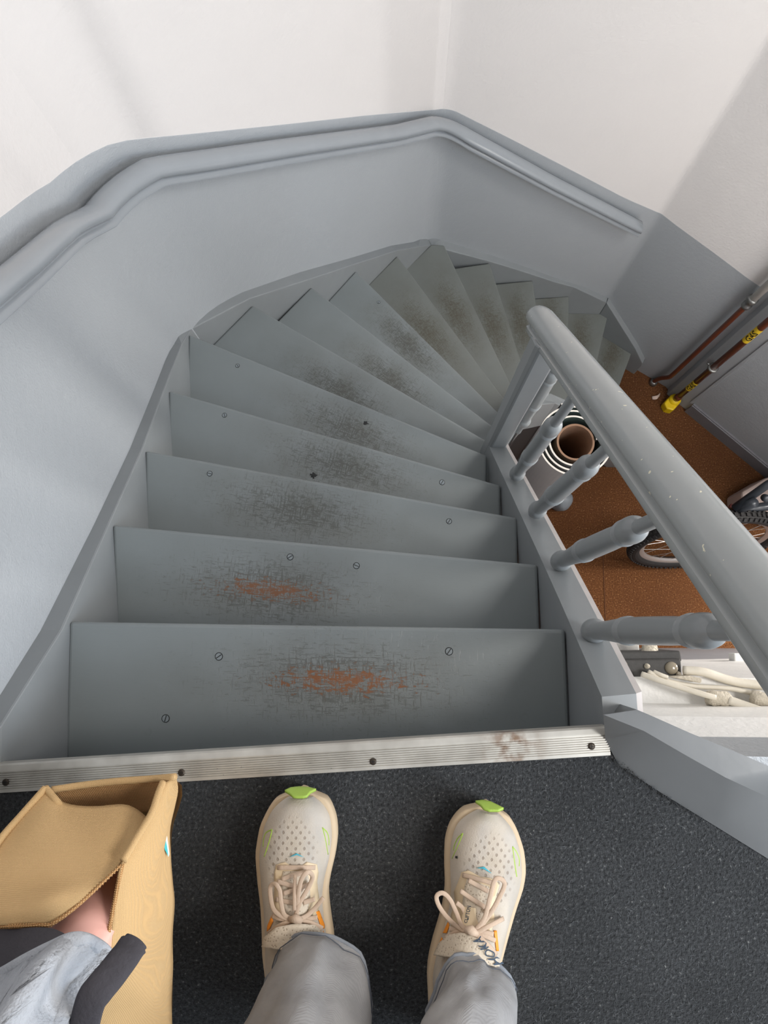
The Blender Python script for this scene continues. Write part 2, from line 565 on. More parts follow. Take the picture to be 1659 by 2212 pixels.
dado_k = [((-.36, -1.75), 1.1), ((-.49, -.55), 1.1), ((-.53, -.2), .72), ((-.598, .608), -.079), ((-.614, .77), -.233), ((-.554, .926), -.344), ((-.454, 1.036), -.475), ((-.295, 1.209), -.679),
          ((-.083, 1.441), -.949), ((.114, 1.656), -1.207), ((.184, 1.682), -1.249), ((.379, 1.686), -1.391), ((.67, 1.693), -1.608),
          ((.894, 1.699), -1.778), ((1.058, 1.703), -1.885), ((1.12, 1.677), -1.905), ((1.32, 1.547), -1.949), ((1.482, 1.442), -1.99), ((1.6, 1.3), -2.0), ((2.35, .63), -2.0)]
DS = [proj_s(V2(k[0]), WPATH) for k in dado_k]; DZ = [k[1] for k in dado_k]

# ------------------------------------------------------------------ walls
arc = [0]
for a, b in zip(WPATH, WPATH[1:]): arc.append(arc[-1] + (b - a).length)


def normal_at(path, i):
    a = path[max(0, i - 1)]; b = path[min(len(path) - 1, i + 1)]
    t = (b - a).normalized(); return Vector((t.y, -t.x))     # towards the stairs


def wall_piece(name, s0, s1):
    ids = [i for i, s in enumerate(arc) if s0 - 1e-6 <= s <= s1 + 1e-6]
    vs, fs, fm = [], [], []
    ROW = [-3.22, None, None, None, 2.1]
    for i in ids:
        p = WPATH[i]; n = normal_at(WPATH, i); dz = interp(arc[i], DS, DZ)
        q = p + n * .0008
        for (pp, z) in ((q, -3.22), (q, dz - .004), (p + n * .0004, dz), (p, dz + .001), (p, 2.1)):
            vs.append((pp.x, pp.y, z))
    for k in range(len(ids) - 1):
        for r in range(4):
            a = k * 5 + r; b = (k + 1) * 5 + r
            fs.append((a, b, b + 1, a + 1)); fm.append(0 if r < 2 else 1)
    # back skin gives the wall its thickness
    nb = len(vs)
    for i in ids:
        q = WPATH[i] - normal_at(WPATH, i) * .12
        vs += [(q.x, q.y, -3.22), (q.x, q.y, 2.1)]
    for k in range(len(ids) - 1):
        a = nb + k * 2; b = a + 2
        fs.append((a, a + 1, b + 1, b)); fm.append(1)
        fs.append((a + 1, k * 5 + 4, (k + 1) * 5 + 4, b + 1)); fm.append(1)
    o = mesh_obj(name, vs, fs, None, None, True, [M['dado'], M['wall_white']], fm)
    edge_smooth(o, 28)
    return tag(o, kind='structure')


s12, s23, s34, s5 = [proj_s(c, WPATH) for c in (C12, C23, C34, C5)]
snap = lambda s: min(arc, key=lambda a: abs(a - s))
wall_piece('wall_left', 0, snap(s12)); wall_piece('wall_back_left', snap(s12), snap(s23))
wall_piece('wall_back', snap(s23), snap(s34)); wall_piece('wall_back_right', snap(s34), snap(s5)); wall_piece('wall_right', snap(s5), arc[-1])

# lower hall: floor, wall under the landing, right end
b = MB(); b.prism([(-.7, -.09), (3.4, -.09), (3.4, .1), (2.35, .628), (1.6, 1.33), (1.5, 1.45), (1.07, 1.72), (.1, 1.72), (-.7, .9)], -3.3, -3.2)
fl = b.build('floor', M['coir']); tag(fl, kind='structure')
b = MB(); s0, s1 = P(1309, 1392, -3.2), P(1300, 1150, -3.2); b.prism([(s0.x, s0.y), (s0.x + .004, s0.y), (s1.x + .004, s1.y), (s1.x, s1.y)], -3.2, -3.1975)
M['seam'] = simple('carpet_seam', srgb(92, 56, 32), .95); b.build('carpet_seam', M['seam'], fl)
# profile of the wall below the landing: dado, white plaster, dusty ledge, step, fascia
prof = [(-.088, -3.2), (-.088, -1.45), (-.084, -1.45), (-.084, -.50), (-.130, -.498), (-.130, -.27), (-.150, -.20), (-.152, -.03)]
pm = ['lowwall', 'lowwall', 'white', 'white', 'white', 'white', 'grey']
vs, fs, fm = [], [], []
xs_ = [.30 + i * .12 for i in range(26)]
for x in xs_:
    for k, (y, z) in enumerate(prof):
        w = 0.004 * pnoise(Vector((x * 5, k * 3.1, 0)))
        vs.append((x, y + w, z))
    vs.append((x, -.27, -.03)); vs.append((x, -.27, -3.2))
n_ = len(prof) + 2
midx = {'lowwall': 0, 'white': 1, 'grey': 2}
for i in range(len(xs_) - 1):
    for k in range(n_):
        k2 = (k + 1) % n_
        fs.append((i * n_ + k, i * n_ + k2, (i + 1) * n_ + k2, (i + 1) * n_ + k)); fm.append(midx[pm[k]] if k < len(pm) else 2)
wf = mesh_obj('wall_front', vs, fs, None, None, False, [M['lowwall'], M['white_g'], M['dado']], fm)
bm = bmesh.new(); bm.from_mesh(wf.data); bmesh.ops.recalc_face_normals(bm, faces=bm.faces); bm.to_mesh(wf.data); bm.free()
tag(wf, kind='structure')

# landing slab with carpet
KB = [(.259, -.151), (.275, -.163), (.307, -.186), (.36, -.218), (.431, -.262), (.62, -.375), (1.3, -.79)]
b = MB()
b.prism([(-.487, -.178), (.249, -.128), (.259, -.151)] + [(x + .015, y) for x, y in KB[1:]] + [(1.3, -1.75), (-.36, -1.75)], -.026, 0)
b.prism([(-.480, -.225), (.255, -.18), (.40, -.26), (1.3, -.80), (1.3, -1.75), (-.36, -1.75)], -.09, -.026)
ld = b.build('floor_landing', M['carpet']); tag(ld, kind='structure')
# landing front edge below the metal strip
b = MB(); b.prism([(-.50, -.182), (-.50, -.168), (.249, -.118), (.249, -.13)], -.026, -.003)
o = b.build('trim_1', M['grey'], bevel=.002); tag(o, kind='structure')
# carpet pile tufts, seen only as fuzz along the cut edge and on the landing
random.seed(3)
fz = MB()
for i in range(5200):
    x = random.uniform(-.5, .75); y = random.uniform(-.62, -.155)
    if y > -.178 + .068 * (x + .487): continue
    if x > .25 and y > -.155 - .61 * (x - .259) : continue
    a = random.uniform(0, 6.283); l = random.uniform(.003, .008); w = .0004
    h = random.uniform(.001, .0035)
    dx, dy = math.cos(a) * l, math.sin(a) * l; nx, ny = -math.sin(a) * w, math.cos(a) * w
    fz.add([(x - nx, y - ny, 0), (x + nx, y + ny, 0), (x + dx, y + dy, h)], [(0, 1, 2)])
for i in range(260):
    q = random.choice(range(3)); p0, p1 = KB[q], KB[q + 1]; tt = random.random()
    x = lerp(p0[0], p1[0], tt) - .002; y = lerp(p0[1], p1[1], tt) - .002
    a = random.uniform(0, 6.283); l = random.uniform(.004, .010); w = .0006; dx, dy = math.cos(a) * l * .6, math.sin(a) * l * .6
    fz.add([(x - w, y, .001), (x + w, y, .001), (x + dx, y + dy, l)], [(0, 1, 2)])
M['fibre'] = simple('carpet_fibre', srgb(84, 86, 88), .95, var=.4, vs=200, spec=.1)
tag(fz.build('carpet_fibres', M['fibre']), 'grey loose pile fibres on the dark landing carpet', 'carpet pile', kind='stuff')

# sloped timber kerb along the landing edge (right)
KT = [P(1304, 1544, .045), P(1391, 1579, .050), P(1484, 1633, .052), P(1568, 1680, .054), P(1659, 1722, .055)]
KF = [P(1376, 1533, .045), P(1400, 1543, .050), P(1490, 1583, .052), P(1580, 1620, .054), P(1670, 1659, .055)]
dirk = (KT[-1] - KT[-2]).normalized()
KT.append(KT[-1] + dirk * .8); KF.append(KF[-1] + dirk * .8)
KBp = [(.247, -.128), (.262, -.158), (.312, -.190), (.372, -.226), (.431, -.262), (1.16, -.70)]
vs, fs = [], []
for i in range(6):
    vs += [(KBp[i][0], KBp[i][1], -.01), tuple(KBp[i]) + (.002,), KT[i], KF[i], (KF[i].x, KF[i].y, -.06), (KF[i].x - .01, KF[i].y - .01, -.06)]
for i in range(5):
    for k in range(6):
        k2 = (k + 1) % 6; fs.append((i * 6 + k, i * 6 + k2, (i + 1) * 6 + k2, (i + 1) * 6 + k))
fs += [tuple(range(6)), tuple(range(30, 36))]
M['kerb'] = paint('kerb_gloss', srgb(114, 116, 117), .3, .06, 40, .15, .0015, big=12)
kb = mesh_obj('trim_2', vs, fs, M['kerb'])
bm = bmesh.new(); bm.from_mesh(kb.data); bmesh.ops.recalc_face_normals(bm, faces=bm.faces); bm.to_mesh(kb.data); bm.free()
edge_smooth(kb, 32)
tag(kb, kind='structure')

# ------------------------------------------------------------------ staircase
H = .2
Lp = [(-.505, .012), (-.527, .190), (-.546, .380), (-.568, .581), (-.586, .811), (-.454, .988), (-.299, 1.145), (-.162, 1.306), (-.0105, 1.473), (.190, 1.628),
      (.408, 1.650), (.639, 1.664), (.858, 1.678), (1.111, 1.668), (1.288, 1.526)]
Rp = [(.249, .003), (.248, .118), (.246, .234), (.240, .343), (.234, .464)]
INNER = [V2(p) for p in ((.236, .50), (.285, .575), (.36, .69), (.46, .83), (.60, .935), (.80, .97), (1.25, .97))]


def hit_path(a, d):
    best = None
    for p, q in zip(INNER, INNER[1:]):
        e = q - p; den = d.x * e.y - d.y * e.x
        if abs(den) < 1e-9: continue
        w = p - a; t = (w.x * e.y - w.y * e.x) / den; s = (w.x * d.y - w.y * d.x) / den
        if -.02 <= s <= 1.02 and t > 0 and (best is None or t < best): best = t
    return a + d * best


ends = {6: (.255, .559), 7: (.298, .662), 8: (.344, .77), 9: (.394, .89), 10: (.448, 1.03), 11: (.525, 1.226), 12: (.656, 1.494), 13: (.849, 1.499), 14: (1.038, 1.400), 15: (1.207, 1.325)}
for k in range(6, 16):
    a = V2(Lp[k - 1]); d = (V2(ends[k]) - a).normalized()
    q = hit_path(a, d); Rp.append((q.x, q.y))
# corners of the walls on the string faces
cin = {6: [(-.588, .842)], 10: [(.135, 1.632)], 14: [(1.065, 1.668)], }
wear = {1: P(735, 1470, -.2), 2: P(585, 1275, -.4), 3: P(640, 1105, -.6), 4: P(740, 1010, -.8), 5: P(755, 930, -1.0), 6: P(740, 850, -1.2), 7: P(845, 825, -1.4), 8: P(880, 745, -1.6),
        9: P(925, 720, -1.8), 10: P(985, 680, -2.0), 11: P(1065, 705, -2.2), 12: P(1125, 700, -2.4), 13: P(1190, 700, -2.6), 14: P(1250, 740, -2.8), 15: P(1320, 770, -3.0)}
stairs = empty('staircase', (-.1, .0, -3.2))
tag(stairs, 'grey painted winder staircase with worn paint descending along the wall', 'staircase')
T = .03
treads = {}
for k in range(1, 16):
    z = -H * k
    L, R = V2(Lp[k - 1]), V2(Rp[k - 1])
    nose = (R - L).normalized(); fwd = Vector((-nose.y, nose.x))
    if k == 1: Lb, Rb = V2((-.495, -.222)), V2((.25, -.174))
    else: Lb, Rb = V2(Lp[k - 2]), V2(Rp[k - 2])
    mid = [V2(c) for c in cin.get(k, [])]
    if k == 14:   # tread turns the corner: corner lies on its front side of the left end
        poly = [L, R, Rb, Lb, V2((1.06, 1.675))]
    else: poly = [L, R, Rb, Lb] + mid
    nb = (Rb - Lb).normalized(); bk = Vector((nb.y, -nb.x)) * (.045 if k > 1 else .0)
    poly = [p + bk if p in (Rb, Lb) else p for p in poly]
    b = MB(); b.prism([(p.x, p.y) for p in poly], z - T, z)
    tm = TM[0] if k == 1 else TM[1] if k == 2 else TM[2] if k < 6 else TM[4] if k < 9 else TM[3]
    tr = b.build('tread', tm, stairs, bevel=.006, bseg=3)
    w = wear[k]
    # local frame along the nosing so that the scuffs run with the board
    ang = math.atan2(nose.y, nose.x)
    base = world_loc(tr)
    for v in tr.data.vertices:
        p = v.co + base - w
        v.co = Matrix.Rotation(-ang, 3, 'Z') @ p
    tr.location = Vector(tr.location) + (w - base); tr.rotation_euler = (0, 0, ang)
    treads[k] = tr
    # riser standing under the nosing, set back
    a0 = L - fwd * .022; a1 = R - fwd * .022; zb = -3.2 if k == 15 else z - H
    b = MB(); b.prism([(a0.x, a0.y), (a1.x, a1.y), (a1.x - fwd.x * .015, a1.y - fwd.y * .015), (a0.x - fwd.x * .015, a0.y - fwd.y * .015)], zb, z - T + .001)
    b.build('riser', M['grey'], stairs)
b = MB(); b.prism([(-.494, -.218), (.25, -.168), (.25, -.182), (-.494, -.232)], -.23, -.09); b.build('riser', M['grey'], stairs)

# slotted screws and marks on the treads


def on_tread(name, k, pts_fn, mat):
    pass


def disc(name, k, u, v, r, slot=True):
    c = P(u, v, -H * k)
    par = treads[k]
    b = MB(); n = 20
    inv = Matrix.Rotation(-par.rotation_euler.z, 3, 'Z'); pw = world_loc(par)
    lc = inv @ (c - pw)
    a = random.uniform(0, 3.14)
    b.lathe((lc.x, lc.y, lc.z - .001), (0, 0, 1), [(0, r * 1.12), (.0012, r * 1.12), (.0013, r), (.0020, r * .95)], n)
    o = mesh_obj(name, b.v, b.f, M['pscrew']); o.parent = par
    s = MB(); ca, sa = math.cos(a), math.sin(a)
    w = r * .12
    pts = [(-r * .9, -w), (r * .9, -w), (r * .9, w), (-r * .9, w)]
    s.add([(lc.x + x * ca - y * sa, lc.y + x * sa + y * ca, lc.z + .0013) for x, y in pts], [(0, 1, 2, 3)])
    ring = []
    for j in range(n):
        t_ = 2 * math.pi * j / n; ring.append((lc.x + math.cos(t_) * r * 1.18, lc.y + math.sin(t_) * r * 1.18, lc.z + .0003))
    for j in range(n):
        t_ = 2 * math.pi * j / n; ring.append((lc.x + math.cos(t_) * r * 1.02, lc.y + math.sin(t_) * r * 1.02, lc.z + .0012))
    s.add(ring, [(j, (j + 1) % n, n + (j + 1) % n, n + j) for j in range(n)])
    # join slot into the screw mesh as dark faces
    me = o.data; me.materials.append(M['stain'])
    bm = bmesh.new(); bm.from_mesh(me)
    vv = [bm.verts.new(p) for p in s.v]
    for f in s.f:
        ff = bm.faces.new([vv[i] for i in f]); ff.material_index = 1
    bm.to_mesh(me); bm.free()
    return o


for k, u, v in [(1, 473, 1418), (1, 970, 1407), (1, 358, 1552), (2, 627, 1203), (2, 770, 1222), (3, 453, 1023), (3, 955, 1042), (4, 485, 897), (3, 970, 1126), (5, 513, 790), (8, 818, 653), (6, 945, 958)]:
    if k == 3 and v == 1126: k = 3
    kk = k
    disc('screw', kk, u, v, .0052)


def blot(k, u, v, r, mat, seed):
    random.seed(seed)
    c = P(u, v, -H * k); par = treads[k]; inv = Matrix.Rotation(-par.rotation_euler.z, 3, 'Z'); lc = inv @ (c - world_loc(par))
    n = 22; pts = [(lc.x, lc.y, lc.z + .0012)]
    for j in range(n):
        t_ = 2 * math.pi * j / n; q = r * random.uniform(.6, 1.25)
        pts.append((lc.x + math.cos(t_) * q, lc.y + math.sin(t_) * q * .75, lc.z + .0004))
    o = mesh_obj('paint_blot', pts, [(0, j + 1, (j + 1) % n + 1) for j in range(n)], mat); o.parent = par


blot(4, 677, 1027, .009, M['stain'], 1); blot(5, 790, 914, .007, M['stain'], 2)

# wall strings (outer): ribbons with top edge following the flight
def string_run(inner, zt, zb_off, outer, name='string', mat=None, bevel=.003):
    n = len(inner); vs = []; fs = []
    for i in range(n):
        a, o_ = inner[i], outer[i]
        vs += [(a[0], a[1], zt[i] - zb_off[i]), (a[0], a[1], zt[i]), (o_[0], o_[1], zt[i]), (o_[0], o_[1], zt[i] - zb_off[i])]
    for i in range(n - 1):
        for k in range(4):
            k2 = (k + 1) % 4; fs.append((i * 4 + k, i * 4 + k2, (i + 1) * 4 + k2, (i + 1) * 4 + k))
    fs += [(0, 1, 2, 3), tuple((n - 1) * 4 + q for q in (3, 2, 1, 0))]
    m = MB(); m.add(vs, fs)
    return m.build(name, mat or M['string'], stairs, bevel=bevel)


i1 = [(-.490, -.230), (-.497, -.12), (-.503, .0), (-.527, .190), (-.546, .380), (-.568, .581), (-.583, .76), (-.588, .842)]
z1 = [-.012, -.012, -.175, -.385, -.585, -.775, -.94, -1.035]
o1 = [(x - .06, y - .003) for x, y in i1]; o1[-1] = (-.66, .90)
string_run(i1, z1, [.25, .28] + [.34] * 6, o1)
i2 = [(-.588, .842), (-.454, .988), (-.299, 1.145), (-.162, 1.306), (-.0105, 1.473), (.08, 1.572), (.135, 1.632)]
z2 = [-1.035, -1.155, -1.345, -1.55, -1.76, -1.91, -2.01]
o2 = [(x - .055, y + .05) for x, y in i2]; o2[0] = (-.66, .90); o2[-1] = (.10, 1.72)
string_run(i2, z2, [.4] * 7, o2)
i3 = [(.135, 1.632), (.195, 1.64), (.408, 1.652), (.505, 1.657), (.639, 1.664), (.756, 1.671), (.858, 1.677), (1.065, 1.671)]
z3 = [-2.01, -2.06, -2.19, -2.255, -2.35, -2.436, -2.50, -2.665]
o3 = [(x, y + .06) for x, y in i3]; o3[0] = (.10, 1.72); o3[-1] = (1.08, 1.74)
string_run(i3, z3, [.45] * 7 + [.5], o3)
i4 = [(1.065, 1.671), (1.288, 1.526), (1.355, 1.482), (1.362, 1.478)]
z4 = [-2.665, -2.93, -3.03, -3.06]
o4 = [(1.09, 1.74), (1.32, 1.585), (1.39, 1.54), (1.39, 1.54)]
string_run(i4, z4, [.45, .27, .17, .14], o4)

# right closed string of the top flight, with light painted into its chamfered outer edge
RS = [(-.182, -.095), (-.128, -.030), (-.118, -.016), (-.080, -.020), (.049, -.240), (.134, -.382), (.228, -.542), (.330, -.716), (.469, -.955), (.50, -1.0)]
vs, fs = [], []
for y, z in RS:
    xi = .2515 - .0085 * max(0, y) / .34 * 1.2; xo = xi + .052
    if y < 0: xi = .251; xo = .303
    zb = z - .38
    vs += [(xi, y, zb), (xi, y, z), (xo - .009, y + .004, z - .001), (xo, y + .006, z - .008), (xo, y + .006, zb)]
n_ = len(RS)
for i in range(n_ - 1):
    for k in range(5):
        k2 = (k + 1) % 5; fs.append((i * 5 + k, i * 5 + k2, (i + 1) * 5 + k2, (i + 1) * 5 + k))
fs += [(0, 1, 2, 3, 4), tuple((n_ - 1) * 5 + q for q in (4, 3, 2, 1, 0))]
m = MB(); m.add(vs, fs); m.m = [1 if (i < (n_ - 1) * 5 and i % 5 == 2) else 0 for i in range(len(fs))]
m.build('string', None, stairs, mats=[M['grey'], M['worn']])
# inner string of the lower flight
nosez = [-1.0, -1.16, -1.36, -1.62, -1.9, -2.2, -3.0]
inner = []; outer = []
IP = INNER
for i, p in enumerate(IP):
    a = IP[max(0, i - 1)]; c = IP[min(len(IP) - 1, i + 1)]; t_ = (c - a).normalized(); nn = Vector((t_.y, -t_.x))
    inner.append((p.x, p.y)); outer.append((p.x + nn.x * .045, p.y + nn.y * .045))
string_run(inner, nosez, [.33] * 7, outer, bevel=.003)
# closed panel under the lower flight; its charcoal stands in for understair shade
vs = []
for (x, y), z in zip(outer[1:], nosez[1:]):
    vs += [(x - .004, y + .004, z - .2), (x - .004, y + .004, -3.2)]
m = MB(); m.add(vs + [(x - .0, y + .03, z) for x, y, z in vs], [(2 * i, 2 * i + 1, 2 * i + 3, 2 * i + 2) for i in range(5)] + [(12 + 2 * i, 12 + 2 * i + 1, 12 + 2 * i + 3, 12 + 2 * i + 2) for i in range(5)] + [(0, 1, 13, 12), (10, 11, 23, 22)])
m.build('spandrel_panel', M['char'], stairs)

# ------------------------------------------------------------------ metal nosing strip
ns = empty('nosing_strip', (0, -.15, 0))
tag(ns, 'ribbed aluminium nosing strip screwed along the landing edge above the stairs', 'nosing strip')
a0, a1 = Vector((-.502, -.163, 0)), Vector((.2505, -.113, 0))
wd = (a1 - a0).normalized(); pd = Vector((wd.y, -wd.x, 0))
prof = [(0, -.022), (0, -.002), (.002, .001), (.0075, .0024)]
x = .0085
for i in range(8):
    prof += [(x, .0026), (x + .0013, .0026), (x + .0016, .0012), (x + .0024, .0012), (x + .0027, .0026)]; x += .0026
prof += [(x + .0005, .0026), (x + .0040, .0024), (x + .0046, .0003), (x + .0046, -.001), (.004, -.003), (.003, -.022)]
sc_ = 1.0
m = MB(); vs = []; k = len(prof)
for q in (a0, a1):
    for (d, z) in prof: vs.append(q + pd * d * sc_ + Vector((0, 0, z)))
m.add(vs, [(i, (i + 1) % k, k + (i + 1) % k, k + i) for i in range(k)] + [tuple(range(k)), tuple(range(2 * k - 1, k - 1, -1))])
so = m.build('strip', M['alu'], ns)
recenter(so, (.03, -.14, 0))
for u, v in [(12, 1690), (392, 1669), (806, 1645), (1278, 1612)]:
    c = P(u, v, .003)
    m = MB(); m.lathe(c + Vector((0, 0, -.001)), (0, 0, 1), [(0, .0042), (.0012, .0042), (.0022, .0028), (.0024, .001)], 16)
    for q in (0, 1):
        ax = Vector((1, 0, 0)) if q else Vector((0, 1, 0)); pr = Vector((0, 1, 0)) if q else Vector((1, 0, 0))
        m.add([c + ax * s * .0028 + pr * t_ * .0004 + Vector((0, 0, .0016)) for s, t_ in ((-1, -1), (1, -1), (1, 1), (-1, 1))], [(0, 1, 2, 3)], 1)
    m.build('screw', None, ns, mats=[M['screw'], M['black_i']])

# ------------------------------------------------------------------ balustrade
bal = empty('balustrade', (.27, .2, -1.0))
tag(bal, 'grey painted balustrade with turned balusters and thick rounded handrail beside stairs', 'balustrade')


def baluster_mesh(base, length):
    "turned spindle: tenon, lower ring, tapered vase, upper ring"
    pr = [(-.03, .0078), (.0, .0078), (.052, .0078), (.058, .0090), (.062, .0135), (.068, .0165), (.076, .0174), (.086, .0172), (.094, .0158), (.098, .0136), (.102, .0124),
          (.15, .0132), (.20, .0152), (.222, .0158), (.225, .0172), (.229, .0154), (.233, .0175), (.237, .0155), (.241, .0177), (.245, .0160), (.29, .0160), (.37, .0150), (.418, .0137),
          (.423, .0158), (.427, .0138), (.432, .0168), (.437, .0150), (.446, .0164), (.456, .0167), (.466, .0164), (.475, .0148), (.481, .0120), (.485, .0090), (.52, .0086), (length, .0086)]
    m = MB(); m.lathe(base, (0, 0, 1), pr, 28)
    return m


# spindles: base point on the string, one per tread
BB = [(.274, .001, -.211), (.271, .117, -.391), (.268, .233, -.571), (.264, .350, -.775)]
for x, y, z in BB:
    top = -1.36 * y + .375
    m = baluster_mesh((x, y, z), top - z)
    o = m.build('baluster', M['grey'], bal, autosmooth=22)
    recenter(o, (x, y, z))
# two more on the lower flight behind the newel
for (x, y), z in [((.352, .585), -1.17), ((.425, .70), -1.42)]:
    m = baluster_mesh((x, y, z), .53)
    o = m.build('baluster', M['grey'], bal, autosmooth=22); recenter(o, (x, y, z))
# newel
NZ = lambda y: -1.36 * y + .375
npoly = [(.236, .492), (.240, .478), (.280, .476), (.284, .53), (.240, .535)]
m = MB(); m.prism(npoly, -1.75, [NZ(p[1]) for p in npoly])
m.build('newel_post', M['grey'], bal, bevel=.004)
# handrail: profile swept along the slope
rp = [(-.024, -.030), (-.028, -.024), (-.028, -.012), (-.020, -.008), (-.021, -.002), (-.030, .006), (-.032, .016), (-.029, .028), (-.021, .037), (-.010, .0425), (0, .044),
      (.010, .0425), (.021, .037), (.029, .028), (.032, .016), (.030, .006), (.021, -.002), (.020, -.008), (.028, -.012), (.028, -.024), (.024, -.030)]
m = MB(); rings = []
ax0 = Vector((.259, .565, 0)); ax1 = Vector((.274, -.02, 0))


def railc(y):  # centre of the underside fillet
    return Vector((.2735 - .006 * max(0, y) / .5, y, -1.355 * y + .398))


dirv = (railc(.1) - railc(.4)).normalized(); side = Vector((1, 0, 0)); upv = side.cross(dirv)
if upv.z < 0: upv = -upv
ys = [.600, .596, .588, .575, .558, .30, .1, -.02, -.30, -.75]
scl = [.30, .62, .82, .95, 1, 1, 1, 1, 1, 1]
for y, s in zip(ys, scl):
    c = railc(y)
    rings.append([c + side * (-.024 + (px_ + .024) * .775 + (1 - s) * .012 * (0 if px_ > 0 else 1) - (1 - s) * .02 * (1 if px_ > 0 else 0)) + upv * (-.030 + (pz_ + .030) * .775 * (.5 + .5 * s)) for px_, pz_ in rp])
m.loft(rings)
o = m.build('handrail', M['rail'], bal, autosmooth=50)

# ------------------------------------------------------------------ wall handrail
RPTS = rounded(WALLPTS, [0, .20, .10, .02, 0, 0, 0], 10)
RPTS = dens(RPTS, .05)
rk = [((-.60, .513), -.035), ((-.61, .647), -.170), ((-.62, .764), -.290), ((-.54, .945), -.39), ((-.315, 1.19), -.672), ((-.04, 1.49), -1.024), ((.10, 1.64), -1.18), ((.209, 1.68), -1.275), ((.575, 1.69), -1.572), ((1.02, 1.70), -1.915)]
RSs = [proj_s(V2(q[0]), RPTS) for q in rk]; RZ = [q[1] for q in rk]
RSs.insert(0, RSs[0] - .75); RZ.insert(0, RZ[0] + .75 * 1.06)
wr = MB(); rings = []
wp = [(.0, -.070), (.0, -.052), (.014, -.050), (.020, -.040), (.020, -.020), (.024, -.008), (.033, -.001), (.046, .001), (.060, -.004), (.069, -.014), (.071, -.026), (.066, -.037),
      (.057, -.043), (.055, -.050), (.062, -.056), (.063, -.066), (.056, -.073), (.045, -.075), (.043, -.082), (.0, -.084)]
racc = [0]
for a, b_ in zip(RPTS, RPTS[1:]): racc.append(racc[-1] + (b_ - a).length)
for i, p in enumerate(RPTS):
    if racc[i] < RSs[0] or racc[i] > RSs[-1]: continue
    n = normal_at(RPTS, i); z = interp(racc[i], RSs, RZ)
    rings.append([Vector((p.x + n.x * d, p.y + n.y * d, z + h)) for d, h in wp])
wr.loft(rings)
o = wr.build('wall_handrail', M['rail_w'], autosmooth=55)
tag(o, 'glossy grey moulded handrail fixed along the dado wall around the bend', 'handrail')

# ------------------------------------------------------------------ rolled lino
lr = empty('linoleum_roll', (.519, .56, -3.2)); tag(lr, 'tall upright roll of white and grey linoleum on a cardboard core below the handrail', 'flooring roll')
cx, cy, zt, zb = .517, .560, -1.2, -3.2
m = MB()
n = 48
def tube_ring(mb, r0, r1, z0, z1, n=48, c=(cx, cy), mi=0):
    vs = []
    for r, z in ((r0, z0), (r1, z0), (r1, z1), (r0, z1)):
        for j in range(n): vs.append((c[0] + math.cos(6.28318 * j / n) * r, c[1] + math.sin(6.28318 * j / n) * r, z))
    fs = []
    for k in range(4):
        k2 = (k + 1) % 4
        for j in range(n): fs.append((k * n + j, k * n + (j + 1) % n, k2 * n + (j + 1) % n, k2 * n + j))
    mb.add(vs, fs, mi)
core_c = (cx + .006, cy - .004)
tube_ring(m, .050, .056, zb, zt - .012, c=core_c); m.build('core', M['core'], lr, autosmooth=40)
m = MB()   # spiral sheet
pts_in, pts_out = [], []
turns = 3.3; N = int(turns * 60)
for i in range(N + 1):
    a = 6.28318 * i / 60; f = i / N
    r = .066 + .050 * f ** .8 + .0022 * math.sin(a * .9 + 1) * (1 - f)
    th = .0046
    pts_in.append((cx + math.cos(a) * (r - th), cy + math.sin(a) * (r - th))); pts_out.append((cx + math.cos(a) * (r + .0006), cy + math.sin(a) * (r + .0006)))
vs = []; fs = []; fm = []
for (a, b_) in zip(pts_in, pts_out):
    vs += [(a[0], a[1], zb), (a[0], a[1], zt), (b_[0], b_[1], zt), (b_[0], b_[1], zb)]
for i in range(N):
    for k, mi in ((0, 1), (1, 0), (2, 2), (3, 0)):
        k2 = (k + 1) % 4; fs.append((i * 4 + k, i * 4 + k2, (i + 1) * 4 + k2, (i + 1) * 4 + k)); fm.append(mi)
o = mesh_obj('sheet', vs, fs, None, lr, False, [M['lino_w'], M['lino_g'], M['lino_b']], fm)
# small grey sack standing at the foot of the roll
c = P(1215, 1080, -3.1)
m = MB(); m.lathe((c.x, c.y, -3.2), (0.0, 0.0, 1), [(0, .04), (.01, .055), (.05, .06), (.09, .055), (.12, .04), (.14, .02), (.145, .006)], 20)
for v in m.v: v += Vector((pnoise(v * 14), pnoise(v * 14 + Vector((5, 0, 0))), 0)) * .02
M['sack'] = simple('grey_plastic', srgb(126, 132, 138), .4)
o = m.build('sack', M['sack'], smooth=True); recenter(o, (c.x, c.y, -3.2)); tag(o, 'small pale grey bag standing on brown carpet behind the lino roll', 'bag')

# ------------------------------------------------------------------ pipes and skirting
def stroke_text(txt, size, mat, name, parent, place):
    cu = bpy.data.curves.new(name, 'FONT'); cu.body = txt; cu.size = size; cu.align_x = 'CENTER'; cu.align_y = 'CENTER'; cu.resolution_u = 3; cu.offset = .018 * size
    to = bpy.data.objects.new(name, cu); COL.objects.link(to)
    me = bpy.data.meshes.new_from_object(to.evaluated_get(bpy.context.evaluated_depsgraph_get()))
    bpy.data.objects.remove(to)
    me.materials.clear(); me.materials.append(mat)
    bm = bmesh.new(); bm.from_mesh(me)
    bmesh.ops.triangulate(bm, faces=bm.faces)
    bmesh.ops.subdivide_edges(bm, edges=[e for e in bm.edges if e.calc_length() > size * .2], cuts=1)
    for v in bm.verts: v.co = place(v.co)
    bm.to_mesh(me); bm.free()
    o = bpy.data.objects.new(name, me); COL.objects.link(o)
    if parent: o.parent = parent; bpy_parent_fix(o, parent)
    return o


def bezier_pts(l, per=6): return catmull(l, per)


